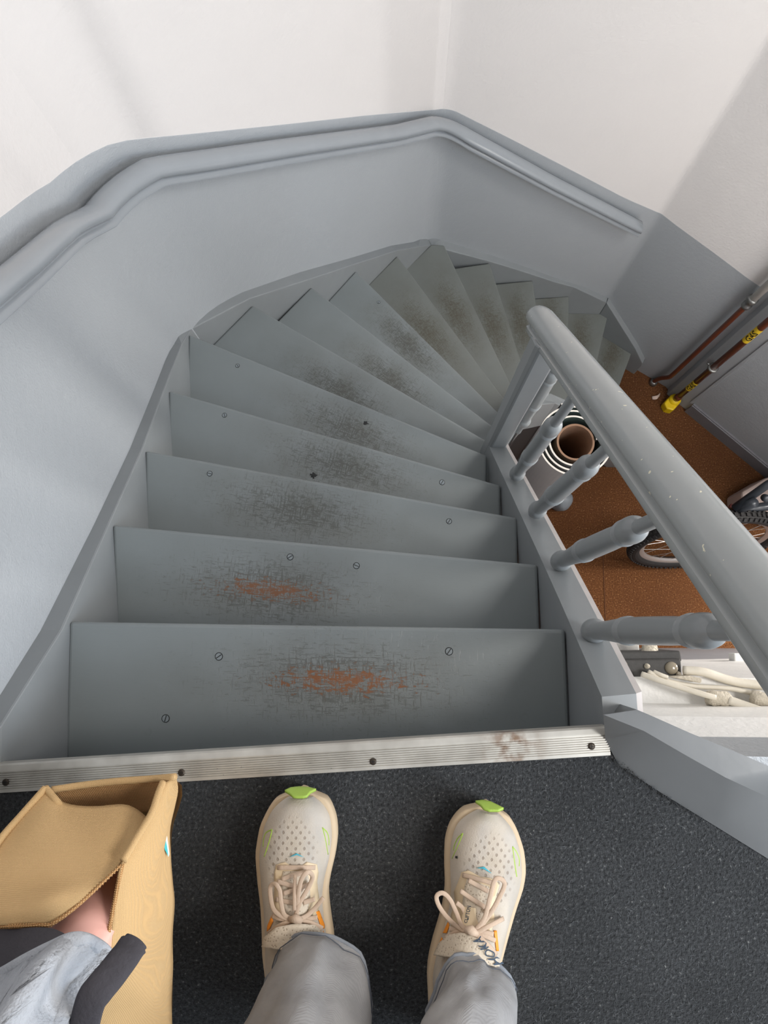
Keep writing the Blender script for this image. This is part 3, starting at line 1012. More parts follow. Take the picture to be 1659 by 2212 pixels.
# thin pipe in the corner
gp = empty('brown_pipe', (1.47, 1.41, -3.2)); tag(gp, 'thin brown pipe with a kink near the floor, nearest the stairs, turning white on top', 'pipe')
m = MB(); m.tube(bezier_pts([(1.468, 1.425, -3.2), (1.468, 1.424, -3.15), (1.474, 1.412, -3.08), (1.488, 1.392, -3.01), (1.492, 1.388, -2.95), (1.492, 1.388, -2.7), (1.492, 1.388, -2.4), (1.492, 1.388, -2.02)]), .0125, 16)
m.build('pipe', M['pipe'], gp, smooth=True)
m = MB(); m.tube([(1.492, 1.388, -2.03), (1.492, 1.388, -1.2), (1.492, 1.388, .4)], .017, 16); m.build('painted_pipe', M['pipe_w'], gp, smooth=True)
m = MB(); m.lathe((1.492, 1.388, -2.10), (0, 0, 1), [(0, .016), (.004, .021), (.022, .021), (.026, .016), (.05, .017), (.055, .023), (.075, .023), (.08, .016)], 20); m.build('clamp', M['steel'], gp, smooth=True)
m = MB(); m.lathe((1.468, 1.425, -3.2), (0, 0, 1), [(0, .024), (.02, .022), (.03, .015)], 14); m.build('floor_collar', M['steel'], gp, smooth=True)
# gas pipe
q = Vector((1.562, 1.300))
gp = empty('gas_pipe', (q.x, q.y, -3.2)); tag(gp, 'thicker brown gas pipe with yellow GAS labels and a yellow cap at the floor', 'pipe')
m = MB(); m.tube([(q.x, q.y, -3.12), (q.x, q.y, -2.0), (q.x, q.y, .2)], .0165, 20)
m.build('pipe', M['pipe'], gp, smooth=True)
m = MB(); m.lathe((q.x, q.y, -3.1), (0, 0, 1), [(0, .020), (.02, .021), (.03, .018), (.05, .0175)], 20); m.build('coupling', M['pipe'], gp, smooth=True)
# yellow cap
m = MB(); w = .045; e1 = Vector((.735, -.678, 0)); e2 = Vector((.678, .735, 0))
poly = [q.to_3d() + e1 * a - e2 * b_ for a, b_ in ((-w * .75, -.02), (w * .75, -.02), (w * .75, w * 1.2), (0, w * 1.55), (-w * .75, w * 1.2))]
m.prism([(p.x, p.y) for p in poly], -3.2, -3.13)
m.build('cap', M['yellow'], gp, bevel=.008)
m = MB(); m.lathe((q.x, q.y, -3.14), (0, 0, 1), [(0, .033), (.018, .033), (.022, .028), (.03, .024)], 24); m.build('cap_ring', M['yellow'], gp, smooth=True)
# clip on the wall
m = MB(); zc = -2.62
m.lathe((q.x, q.y, zc), (0, 0, 1), [(0, .018), (0.001, .026), (.013, .026), (.014, .018)], 24)
e = (q.to_3d() + e2 * .045)
m.tube([(q.x, q.y, zc + .007), (e.x + .03, e.y + .03, zc + .007)], .006, 10); m.tube([q.to_3d() - e1 * .02 + Vector((0, 0, zc + .007)), q.to_3d() - e1 * .04 + Vector((0, 0, zc + .007))], .007, 8)
m.build('pipe_clip', M['steel'], gp, smooth=True)
for zc, hgt in ((-2.87, .055), (-2.19, .07)):
    # label faces the camera side of the pipe
    R0 = .0171; mid = math.atan2(-q.y, -q.x) + .25; m = MB(); vs = []; nn = 14
    for i in range(nn + 1):
        a = mid + (i / nn - .5) * 2.9
        for z_ in (zc - hgt, zc + hgt): vs.append((q.x + math.cos(a) * R0, q.y + math.sin(a) * R0, z_))
    m.add(vs, [(2 * i, 2 * i + 1, 2 * i + 3, 2 * i + 2) for i in range(nn)])
    lb = m.build('label', M['yel_l'], gp, smooth=True)
    def plc(co, zc=zc, mid=mid):
        a = mid - co.y / .0184
        return Vector((q.x + math.cos(a) * .0186, q.y + math.sin(a) * .0186, zc + co.x))
    stroke_text('GAS', .046, M['black_i'], 'lettering', lb, plc)
# baseboard
a_, b_ = V2((1.650, 1.266)), V2((2.35, .628)); t_ = (b_ - a_).normalized(); nn = Vector((t_.y, -t_.x))
m = MB(); m.prism([(p.x, p.y) for p in (a_ + nn * .001, b_ + nn * .001, b_ + nn * .018, a_ + nn * .018)], -3.2, -3.09)
m.prism([(p.x, p.y) for p in (a_ + nn * .001, b_ + nn * .001, b_ + nn * .012, a_ + nn * .012)], -3.09, -3.082)
o = m.build('baseboard_right', M['board'], bevel=.002); tag(o, kind='structure')
m = MB(); p0 = C5 + t_ * .118
m.prism([(p.x, p.y) for p in (p0, p0 + t_ * .016, p0 + t_ * .016 + nn * .006, p0 + nn * .006)], -3.09, -.5)
o = m.build('trim_3', M['dado'], bevel=.002); tag(o, kind='structure')
# scrap of paper
m = MB(); c = P(1417, 856, -3.195); c.z = -3.2
vs, fs = sheet([[c + Vector((-.02, -.02, .004)), c + Vector((.0, -.02, .012)), c + Vector((.02, -.0, .004))], [c + Vector((-.025, 0, .006)), c + Vector((.0, .0, .016)), c + Vector((.025, .02, .006))]], 4, .002, 60)
m.add(vs, fs); o = m.build('paper_scrap', M['paper'], smooth=True); recenter(o, c); tag(o, 'small pale paper scrap on brown carpet near the yellow pipe cap', 'litter')
o.modifiers.new('solid', 'SOLIDIFY').thickness = .001

# ------------------------------------------------------------------ bicycle
bike = empty('bicycle', (1.52, .44, -3.2)); tag(bike, 'bicycle with knobbly black tyres and dark frame parked on brown carpet behind handrail', 'bicycle')
WR = .37
wc = Vector((1.545, .455, -2.83))
wy = Vector((.985, .06, 0)).normalized()              # rolling direction
wup = Vector((-.0, .22, 1)).normalized(); wup = (wup - wy * wup.dot(wy)).normalized()
wax = wy.cross(wup)


def wheel(c, name, rot=0):
    w = MB()
    ringp = lambda r, k=64, off=0: [c + (wy * math.cos(6.28318 * i / k) + wup * math.sin(6.28318 * i / k)) * r + wax * off for i in range(k)]
    rt = .030
    w.tube(ringp(WR - rt, 80), rt, 14, closed=True)
    for i in range(80):        # tread knobs
        for s in (-1, 0, 1):
            a = 6.28318 * (i + (.5 if s == 0 else 0)) / 80
            rad = (wy * math.cos(a) + wup * math.sin(a)); tan = wup * math.cos(a) - wy * math.sin(a)
            base = c + rad * (WR - rt); dr = (rad * math.cos(s * .8) + wax * math.sin(s * .8))
            cc = base + dr * (rt + .002); u_ = tan * .0075; v_ = dr.cross(tan) * .0085; h_ = dr * .004
            w.add([cc + a1 * u_ + b1 * v_ + c1 * h_ for a1, b1, c1 in ((-1, -1, -1), (1, -1, -1), (1, 1, -1), (-1, 1, -1), (-1, -1, 1), (1, -1, 1), (1, 1, 1), (-1, 1, 1))],
                  [(0, 3, 2, 1), (4, 5, 6, 7), (0, 1, 5, 4), (1, 2, 6, 5), (2, 3, 7, 6), (3, 0, 4, 7)])
    ty = w.build('tyre', M['rubber'], bike)
    r_ = MB()
    prof_ = [(WR - .056, -.013), (WR - .056, .013), (WR - .072, .011), (WR - .080, .004), (WR - .080, -.004), (WR - .072, -.011)]
    k = 64; vs = []
    for rr_, off in prof_: vs += ringp(rr_, k, off)
    fs = []
    for p_ in range(6):
        p2 = (p_ + 1) % 6
        for j in range(k): fs.append((p_ * k + j, p_ * k + (j + 1) % k, p2 * k + (j + 1) % k, p2 * k + j))
    r_.add(vs, fs); r_.build('rim', M['rim'], bike, autosmooth=40)
    h_ = MB(); h_.lathe(c - wax * .05, wax, [(0, .008), (.012, .008), (.014, .026), (.02, .026), (.03, .014), (.07, .014), (.08, .026), (.086, .026), (.088, .008), (.1, .008)], 20); h_.build('hub', M['rim'], bike, autosmooth=40)
    for i in range(24):
        a = 6.28318 * i / 24; s = 1 if i % 2 else -1
        a2 = a + (.9 if i % 4 < 2 else -.9)
        sp_ = MB(); sp_.tube([c + wax * .033 * s + (wy * math.cos(a2) + wup * math.sin(a2)) * .024, c + (wy * math.cos(a) + wup * math.sin(a)) * (WR - .075)], .0013, 5)
        sp_.build('spoke', M['rim'], bike)


wheel(wc, 'wheel')
f1 = wc.copy(); head_b = P(1588, 1104, -2.50)
for s in (-1, 1):
    m = MB(); m.tube([wc + wax * .055 * s, wc + wup * .30 + wy * .05 + wax * .055 * s, head_b + Vector((-.0, .03 * 0, -.04)) + wax * .03 * s], [.010, .014, .016], 12); m.build('fork_leg', M['copper'], bike, smooth=True)
m = MB(); m.tube([head_b + Vector((0, 0, -.05)), head_b + Vector((.035, .02, .12))], .022, 16); m.build('head_tube', M['frame_b'], bike, smooth=True)
pa = P(1700, 1012, -2.22); pb = P(1720, 1092, -2.52)
m = MB(); m.tube([P(1586, 1098, -2.47), P(1659, 1046, -2.35), pa + Vector((.35, .12, .02))], .019, 16); m.build('top_tube', M['frame_b'], bike, smooth=True)
m = MB(); m.tube([P(1588, 1104, -2.50), P(1659, 1093, -2.52), pb + Vector((.3, .0, -.25))], .021, 16); m.build('down_tube', M['frame_b'], bike, smooth=True)
m = MB(); c = P(1650, 1074, -2.42); m.lathe(c, (0, -.5, 1), [(0, .016), (.01, .018), (.03, .018), (.034, .008)], 16); m.build('bracket', M['frame_b'], bike, smooth=True)
# rear part of the bike, mostly beyond the frame
seat = wc + Vector((1.02, .06, .02))
m = MB(); kk = 64; m.tube([seat + (wy * math.cos(6.28318 * i / kk) + Vector((0, 0, 1)) * math.sin(6.28318 * i / kk)) * (WR - .03) for i in range(kk)], .030, 12, closed=True); m.build('tyre', M['rubber'], bike, smooth=True)
m = MB(); m.tube([seat, seat + Vector((-.42, 0, -.03)), seat + Vector((-.55, 0, .50)), seat], .014, 10); m.build('rear_stay', M['frame_b'], bike, smooth=True)
m = MB(); m.tube([seat + Vector((-.42, 0, -.03)), seat + Vector((-.58, 0, .62))], .018, 10); m.build('seat_tube', M['frame_b'], bike, smooth=True)
m = MB(); m.lathe(seat + Vector((-.60, 0, .62)), (0, 0, 1), [(0, .03), (.02, .09), (.04, .08), (.05, .02)], 18); m.build('saddle', M['rubber'], bike, smooth=True)
# pale board end behind the bike
m = MB()
c0, c1, c2, c3 = P(1655, 1032, -3.0), P(1603, 1062, -3.0), P(1604, 1085, -3.0), P(1700, 1130, -3.0)
c4 = P(1760, 1000, -3.0)
m.prism([(p.x, p.y) for p in (c0, c1, c2, c3, c4)], -3.2, -3.0)
o = m.build('storage_box', simple('beige_box', srgb(176, 158, 150), .6, var=.05), bevel=.015); recenter(o, (c0.x, c0.y, -3.2)); tag(o, 'low pale beige box on the carpet behind the dark bicycle frame', 'box')

# ------------------------------------------------------------------ things on the wall below the landing
def wp_(u, v, y):
    r = ray(u, v); return r * (y / r.y) + Vector((0, 0, EYE))


def onp(u, v, z, off=0):
    return P(u, v, z)


jb = empty('junction_box', (.56, -.08, -.62)); tag(jb, 'black junction box with round knobs on the white wall below the balusters', 'junction box')
A = P(1325, 1408, -.55); B_ = P(1462, 1405, -.55)
m = MB()
ztop = -.50
p0, p1 = P(1325, 1425, ztop), P(1471, 1423, ztop); q0, q1 = P(1332, 1467, ztop), P(1474, 1462, ztop)
m.prism([(p0.x, p0.y), (p1.x, p1.y), (q1.x, q1.y), (q0.x, q0.y)], -.60, ztop)
r0, r1 = P(1322, 1407, ztop - .03), P(1462, 1405, ztop - .03); r2, r3 = P(1466, 1428, ztop - .03), P(1326, 1430, ztop - .03)
m.prism([(r0.x, r0.y), (r1.x, r1.y), (r2.x, r2.y), (r3.x, r3.y)], -.62, ztop - .012)
m.build('case', M['blackbox'], jb, bevel=.003)
for u, v, r_, mt in [(1343, 1438, .011, 'knob'), (1450, 1443, .012, 'knob'), (1397, 1439, .005, 'ins'), (1464, 1455, .004, 'ins')]:
    c = P(u, v, ztop); m = MB(); m.lathe(c - Vector((0, 0, .002)), (0, 0, 1), [(0, r_), (.004, r_), (.009, r_ * .85), (.012, r_ * .45), (.0125, r_ * .2)], 20); m.build('knob', M[mt], jb, smooth=True)
c = P(1343, 1440, ztop + .012); m = MB(); tube_ring(m, .002, .0045, c.z, c.z + .002, 20, (c.x, c.y)); m.build('washer', M['whitep'], jb)
c = P(1403, 1407, -.52); m = MB(); m.lathe(P(1404, 1397, -.54), (P(1403, 1408, -.53) - P(1404, 1395, -.54)), [(0, .014), (.006, .0155), (.007, .0145), (.013, .0155), (.014, .0145), (.02, .015), (.024, .012)], 22); m.build('gland', M['ins'], jb, autosmooth=40)
# white plastic conduit behind
m = MB(); a = P(1335, 1385, -.66); b_ = P(1362, 1406, -.66); m.box((min(a.x, b_.x) - .03, min(a.y, b_.y), -.72), (max(a.x, b_.x), max(a.y, b_.y) + .004, -.60))
o = m.build('conduit_box', M['pipe_w'], bevel=.003); recenter(o, (a.x, a.y, -.72)); tag(o, 'small white plastic box between the black junction box and the string', 'box')
# cables
def cable(name, pts, r, label, mat='cable', flat=1, grp=None):
    m = MB(); m.tube(catmull([P(*p) for p in pts], 6), r, 12, flat=flat, up=(0, 0, 1) if flat != 1 else None); o = m.build(name, M[mat], smooth=True)
    recenter(o, P(*pts[0])); tag(o, label, 'cable'); return o


cable('cable', [(1386, 1456, -.475), (1420, 1468, -.46), (1470, 1485, -.45), (1520, 1500, -.44), (1545, 1507, -.44)], .0052, 'thick white cable from black box to the dusty lump on the ledge')
cable('cable', [(1400, 1451, -.478), (1440, 1470, -.475), (1500, 1482, -.478), (1580, 1488, -.48), (1640, 1500, -.48), (1720, 1506, -.48)], .0045, 'thin cream cable running right behind the dusty lump')
cable('cable', [(1476, 1448, -.485), (1520, 1452, -.48), (1570, 1468, -.485), (1620, 1478, -.485), (1720, 1486, -.485)], .0085, 'thickest cream cable highest on the wall right of the black box')
cable('cable', [(1572, 1512, -.455), (1610, 1525, -.45), (1659, 1542, -.44), (1740, 1570, -.43)], .0085, 'white conduit leaving the dusty lump towards lower right')
cable('cable', [(1412, 1451, -.478), (1428, 1458, -.47), (1442, 1463, -.47)], .0038, 'short yellowish cable entering the cream terminal block')
m = MB(); c = P(1480, 1468, -.475)
a, b_, d_, e_ = P(1447, 1462, -.47), P(1490, 1459, -.47), P(1517, 1466, -.47), P(1515, 1476, -.47)
m.prism([(p.x, p.y) for p in (a, b_, d_, e_)], -.498, -.470)
for t_ in (.25, .5, .75):
    g0 = a.lerp(e_, t_); g1 = b_.lerp(d_, t_); dv = (g1 - g0)
o = m.build('terminal_block', M['ins'], bevel=.002); recenter(o, (c.x, c.y, -.49)); tag(o, 'cream terminal block lying between the cables right of black box', 'terminal block')
for u, v, su, lab in [(1552, 1507, .016, 'dusty white cable joint in the middle of the cables'), (1650, 1508, .017, 'dusty white cable joint at the right edge')]:
    c = P(u, v, -.462); m = MB(); m.lathe(c - Vector((.022, 0, 0)), (1, -.1, 0), [(0, .008), (.003, .013), (.012, .014), (.024, .013), (.036, .015), (.045, .009)], 20)
    for v_ in m.v: v_ += Vector((pnoise(v_ * 90), pnoise(v_ * 90 + Vector((3, 0, 0))), pnoise(v_ * 90 + Vector((0, 3, 0))))) * .004
    o = m.build('cable_joint', M['ins'], smooth=True); recenter(o, c); tag(o, lab, 'cable joint')
c = P(1598, 1441, -1.3); m = MB(); m.box((c.x - .018, -.088, c.z - .03), (c.x + .03, -.062, c.z + .01)); o = m.build('wall_clip', M['whitep'], bevel=.003); recenter(o, c); tag(o, 'small white plastic box on the bright wall at right', 'box')
#PART2
# ------------------------------------------------------------------ the person: shoes, jeans, sweatshirt, skin
person = empty('person', (-.04, -.42, 0))
tag(person, 'person in grey jeans and sweatshirt, standing in beige running shoes, holding a jute bag', 'person')


def side_curve(pts, z):
    return [P(u, v, z) for u, v in pts]


def make_shoe(left, right, toe, heel_len, flip):
    zs = .030
    Lc, Rc = side_curve(left, zs), side_curve(right, zs)
    tp = P(toe[0], toe[1], zs)
    lastm = (Lc[-1] + Rc[-1]) / 2
    ax = (lastm - tp); ax.z = 0; ax.normalize(); sd = Vector((-ax.y, ax.x, 0))   # sd points to the viewer's right when ax goes down
    if sd.x < 0: sd = -sd
    def coords(C): return [((p - tp).dot(ax), (p - tp).dot(sd)) for p in C]
    lc, rc = coords(Lc), coords(Rc)
    hl = heel_len
    tl, wl = [0] + [c[0] for c in lc] + [hl * .93, hl], [0] + [c[1] for c in lc]
    tr_, wr_ = [0] + [c[0] for c in rc] + [hl * .93, hl], [0] + [c[1] for c in rc]
    wl += [wl[-1] * .72, -.008]; wr_ += [wr_[-1] * .72, .008]
    ss = [hl * (1 - math.cos(math.pi * i / 44)) / 2 for i in range(45)]
    def wid(s):
        a, b_ = float(np.interp(s, tl, wl)), float(np.interp(s, tr_, wr_)); return a, b_
    def smooth(f, s): return (f(max(0, s - .006)) + f(s) * 2 + f(min(hl, s + .006))) / 4
    wL = lambda s: smooth(lambda q: wid(q)[0], s); wR = lambda s: smooth(lambda q: wid(q)[1], s)
    shoe = empty('shoe', (tp.x + ax.x * .1, tp.y + ax.y * .1, 0)); shoe.parent = person; shoe.location = Vector(shoe.location) - Vector(person.location)
    # midsole
    rings = []
    for s in ss:
        a, b_ = wL(s), wR(s); c = tp + ax * s; rock = .012 * max(0, 1 - s / .05) ** 2 + .010 * max(0, (s - hl + .05) / .05) ** 2
        e = min(1, max(.0, s / .012) ** .5) if s < .012 else (min(1, ((hl - s) / .012) ** .5) if hl - s < .012 else 1)
        top = .034 + .006 * (s / hl)
        prof_ = [(.80, rock), (.94, rock + .003), (.985, .012 + rock), (1.0, .022), (.99, top - .003), (.95, top), (.86, top + .001), (.5, top)]
        r_ = []
        mid = (a + b_) / 2; hw = (b_ - a) / 2 * max(e, .02)
        for f, z in prof_: r_.append(Vector((c.x, c.y, 0)) + sd * (mid + hw * f) + Vector((0, 0, z)))
        for f, z in reversed(prof_): r_.append(Vector((c.x, c.y, 0)) + sd * (mid - hw * f) + Vector((0, 0, z)))
        rings.append(r_)
    m = MB(); m.loft(rings); sole = m.build('midsole', M['sole'], shoe, autosmooth=50)
    # upper
    hs = [0, .006, .015, .03, .06, .095, .12, .15, .175, .2, hl - .01, hl]; hz = [.036, .050, .058, .064, .070, .080, .090, .102, .108, .106, .098, .07]
    rings = []
    uss = [.008 + (hl - .014) * (1 - math.cos(math.pi * i / 50)) / 2 for i in range(51)]
    for s in uss:
        a, b_ = wL(s), wR(s); c = tp + ax * s; mid = (a + b_) / 2
        inset = .0058 if s < .2 else .006
        hw = max(.004, (b_ - a) / 2 - inset)
        if s < .03: hw *= (1 - (1 - s / .03) ** 2.2) ** .5 * .999 + .001
        h = float(np.interp(s, hs, hz)); z0 = .034
        r_ = []
        for j in range(25):
            t_ = math.pi * j / 24; cc, sn = math.cos(t_), math.sin(t_)
            # vamp is low at the edges, ridge narrows toward the ankle
            pw = float(np.interp(s, [0, .05, .1, .16, .22], [.55, .60, .72, .78, .6]))
            x_ = hw * (abs(cc) ** .80) * (1 if cc > 0 else -1)
            r_.append(Vector((c.x, c.y, 0)) + sd * (mid - x_) + Vector((0, 0, z0 + (h - z0) * sn ** (pw * 1.6 if s > .06 else 1.05))))
        rings.append(r_)
    m = MB(); m.loft(rings, caps=True)
    up = m.build('upper', M['upper'], shoe, smooth=True)
    ori = Vector((tp.x, tp.y, 0)) + ax * .072 + sd * ((wL(.07) + wR(.07)) / 2)
    bpy.context.view_layer.update()
    tree = BVHTree.FromPolygons([v_ for v_ in m.v], [f for f in m.f])
    stree = BVHTree.FromPolygons([Vector(v_) + world_loc(sole) for v_ in [v.co for v in sole.data.vertices]], [tuple(p.vertices) for p in sole.data.polygons])
    # object axes aligned with the shoe for the mesh pattern
    ang = math.atan2(-ax.y, -ax.x) - math.pi / 2
    for v_ in up.data.vertices: v_.co = Matrix.Rotation(-ang, 3, 'Z') @ (v_.co + world_loc(up) - ori)
    up.rotation_euler = (0, 0, ang); up.location = ori - world_loc(shoe)

    def hit(u, v, off=.0008, both=False):
        d = ray(u, v).normalized()
        h = tree.ray_cast(Vector((0, 0, EYE)), d)
        if both:
            h2 = stree.ray_cast(Vector((0, 0, EYE)), d)
            if h[0] is None or (h2[0] is not None and h2[3] < h[3]): h = h2
        if h[0] is None:
            h = stree.ray_cast(Vector((0, 0, EYE)), d)
            if h[0] is None: return P(u, v, .045)
        n_ = h[1]
        if n_.dot(d) > 0: n_ = -n_
        return h[0] + n_ * off

    def patch(name, poly, mat, off=.0008, both=False, cuts=3, thick=.0006):
        bm = bmesh.new()
        vs = [bm.verts.new((u, v, 0)) for u, v in poly]
        f = bm.faces.new(vs); bmesh.ops.triangulate(bm, faces=[f])
        for _ in range(cuts): bmesh.ops.subdivide_edges(bm, edges=[e for e in bm.edges if e.calc_length() > 4], cuts=1); bmesh.ops.triangulate(bm, faces=[f for f in bm.faces if len(f.verts) > 3])
        if both:
            v0, v1 = min(v.co.y for v in bm.verts), max(v.co.y for v in bm.verts)
            zz = {v: lerp(.040, .060, ((v.co.y - v0) / (v1 - v0)) ** .7) for v in bm.verts}
            for v in bm.verts: v.co = P(v.co.x, v.co.y, zz[v] + .003)
        else:
            for v in bm.verts: v.co = hit(v.co.x, v.co.y, off, both)
        me = bpy.data.meshes.new(name); bmesh.ops.recalc_face_normals(bm, faces=bm.faces); bm.to_mesh(me); bm.free(); me.materials.append(mat)
        o = bpy.data.objects.new(name, me); COL.objects.link(o); o.parent = shoe; bpy_parent_fix(o, shoe)
        for p in me.polygons: p.use_smooth = True
        if both:
            thick = .003
        so_ = o.modifiers.new('solid', 'SOLIDIFY'); so_.thickness = thick; so_.offset = 0
        return o

    def line(name, pts, w, mat, off=.0006, flat=.35, lift=None, parent=None, n=10, per=6):
        q = catmull([(u, v, 0) for u, v in pts], per) if len(pts) > 2 else [Vector((lerp(pts[0][0], pts[1][0], i / 8), lerp(pts[0][1], pts[1][1], i / 8), 0)) for i in range(9)]
        out = []
        for i, p in enumerate(q):
            t_ = i / (len(q) - 1); lf = lift(t_) if lift else 0
            h = hit(p.x, p.y, off + lf, True); out.append(h)
        zz = [max(h.z, .078 if lift else .0) for h in out]
        for _ in range(14 if lift else 3): zz = [zz[0]] + [(zz[i - 1] + zz[i] * 2 + zz[i + 1]) / 4 for i in range(1, len(zz) - 1)] + [zz[-1]]
        out = [P(p.x, p.y, z) for p, z in zip(q, zz)]
        mm = MB(); mm.tube(out, w / 2, n, flat=flat, up=(0, .25, 1))
        return mm.build(name, mat, parent or shoe, smooth=True)
    return shoe, hit, patch, line


# left shoe -----------------------------------------------------------
LL = [(622, 1706), (605, 1714), (584, 1736), (561, 1782), (551, 1842), (556, 1902), (563, 1954), (566, 2007), (567, 2060)]
LR = [(680, 1704), (697, 1713), (714, 1731), (727, 1768), (730, 1805), (724, 1849), (713, 1893), (708, 1928), (710, 1954), (716, 1999), (722, 2037)]
shoe, hit, patch, line = make_shoe(LL, LR, (651, 1702), .262, False)
patch('toe_cap', [(615, 1709), (625, 1715), (633, 1722), (640, 1723), (655, 1723), (663, 1721), (671, 1712), (683, 1706), (665, 1702), (646, 1701), (628, 1703)], M['lime'], .0015, True)
patch('eyelet_overlay', [(593, 1888), (597, 1868), (616, 1862), (628, 1870), (640, 1872), (652, 1870), (663, 1862), (684, 1867), (687, 1885), (684, 1905), (686, 1925), (690, 1950), (684, 1975), (640, 1990), (598, 1975), (592, 1950), (594, 1920)], M['stay'], .0006)
patch('tongue', [(612, 1882), (662, 1882), (668, 1905), (668, 1945), (660, 1980), (622, 1980), (608, 1950), (606, 1905)], M['tongue'], .0012)
patch('tongue_collar', [(584, 2043), (588, 2022), (604, 2003), (636, 1996), (664, 2000), (682, 2018), (692, 2046), (640, 2060)], M['tongue'], .006, thick=.01)
for pts in ([(588, 1792), (575, 1799), (570, 1813), (569, 1829)], [(588, 1793), (582, 1817), (571, 1851)], [(696, 1788), (706, 1798), (710, 1813), (710, 1826)], [(697, 1789), (702, 1810), (708, 1846)]):
    line('lime_outline', pts, .0016, M['lime'], .0003)
patch('chevron', [(624, 1852), (641, 1843), (657, 1852), (641, 1847)], M['cyan'], .0008, cuts=1)
patch('orange_trim', [(588, 1978), (579, 2000), (578, 2012), (584, 2006), (591, 1990)], M['orange'])
patch('orange_trim', [(681, 1970), (688, 1967), (700, 1999), (699, 2006), (692, 2002)], M['orange'])
patch('orange_trim', [(697, 2011), (702, 2030), (700, 2036), (696, 2026)], M['orange']); patch('orange_trim', [(577, 2021), (574, 2046), (571, 2042)], M['orange'])
arch = lambda h: (lambda t: h * math.sin(math.pi * t))
lw = .0048
lc = line('laces', [(599, 1874), (681, 1874)], lw, M['lace'], .0025)
for pts, lf in [([(608, 1900), (635, 1890), (663, 1883)], 0), ([(599, 1904), (625, 1912), (655, 1921)], .001), ([(611, 1931), (640, 1921), (672, 1909)], .002), ([(595, 1942), (620, 1948), (645, 1952)], 0), ([(680, 1942), (655, 1950)], 0),
                ([(686, 1982), (665, 1985), (640, 1990), (605, 1984), (588, 1978)], .002), ([(697, 2006), (672, 1994), (637, 1988), (600, 2002), (580, 2017)], .003)]:
    line('lace', pts, lw, M['lace'], .003, lift=lambda t, lf=lf: lf, parent=lc)
line('lace_loop', [(632, 1986), (614, 1976), (607, 1950), (604, 1924), (595, 1910), (585, 1914), (584, 1932), (590, 1962), (606, 1978), (634, 1989)], lw, M['lace'], .005, lift=arch(.012), parent=lc)
line('lace_loop', [(637, 1984), (647, 1952), (668, 1914), (675, 1893), (665, 1884), (652, 1898), (645, 1928), (640, 1980)], lw, M['lace'], .006, lift=arch(.014), parent=lc)
line('lace_end', [(638, 1988), (660, 1980), (680, 1962), (699, 1939)], .0048, M['lace'], .006, lift=arch(.006), parent=lc)
line('lace_end', [(636, 1967), (636, 1930), (638, 1889)], .0038, M['lace'], .010, parent=lc)
k_ = hit(636, 1988, .009); m = MB(); m.tube([k_ + Vector((-.006, 0, 0)), k_ + Vector((0, .002, .002)), k_ + Vector((.006, -.001, 0))], [.003, .0047, .003], 12); m.build('knot', M['lace'], lc, smooth=True)

# right shoe ------------------------------------------------------------
RL = [(1030, 1733), (1012, 1740), (994, 1752), (972, 1779), (961, 1818), (960, 1864), (962, 1918), (958, 1954), (949, 1990), (936, 2032), (927, 2068), (922, 2100)]
RR = [(1075, 1740), (1092, 1750), (1117, 1788), (1133, 1837), (1137, 1882), (1131, 1918), (1115, 1963), (1102, 2008), (1092, 2044), (1084, 2075)]
shoe2, hit, patch, line = make_shoe(RL, RR, (1052, 1733), .262, True)
patch('toe_cap', [(1027, 1732), (1037, 1739), (1045, 1748), (1057, 1752), (1077, 1752), (1088, 1747), (1074, 1740), (1059, 1733), (1042, 1730)], M['lime'], .0015, True)
patch('eyelet_overlay', [(992, 1902), (998, 1884), (1012, 1880), (1024, 1886), (1038, 1894), (1056, 1896), (1070, 1900), (1078, 1912), (1070, 1940), (1066, 1965), (1068, 1990), (1060, 2012), (1015, 2016), (975, 2000), (976, 1975), (984, 1950), (982, 1926)], M['stay'], .0006)
patch('tongue', [(1010, 1898), (1056, 1915), (1060, 1940), (1055, 1975), (1040, 2006), (1002, 1998), (1000, 1960), (1004, 1920)], M['tongue'], .0012)
tg = patch('tongue_tag', [(1003, 1958), (1028, 1962), (1030, 1985), (1036, 1998), (1020, 2008), (1000, 1998)], M['stay'], .003, thick=.002)
patch('tongue_collar', [(956, 2068), (966, 2044), (986, 2024), (1010, 2018), (1032, 2028), (1054, 2050), (1066, 2086), (1010, 2075)], M['tongue'], .006, thick=.01)
for pts in ([(1000, 1800), (989, 1811), (982, 1826), (980, 1837)], [(1000, 1801), (990, 1826), (977, 1855)], [(1107, 1829), (1115, 1840), (1121, 1855), (1121, 1871)], [(1107, 1829), (1111, 1860), (1116, 1894)]):
    line('lime_outline', pts, .0016, M['lime'], .0003)
patch('chevron', [(1028, 1875), (1046, 1872), (1062, 1887), (1044, 1877)], M['cyan'], .0008, cuts=1)
patch('orange_trim', [(969, 1992), (958, 2016), (966, 2016), (972, 1999)], M['orange']); patch('orange_trim', [(956, 2025), (945, 2050), (949, 2048), (958, 2032)], M['orange'])
patch('orange_trim', [(1066, 2010), (1072, 2010), (1076, 2054), (1071, 2054)], M['orange'])
patch('black_spot', [(985, 1849), (989, 1849), (989, 1854), (985, 1854)], M['black_i'], cuts=0)
lc = line('laces', [(999, 1890), (1030, 1898), (1065, 1908)], lw, M['lace'], .0025)
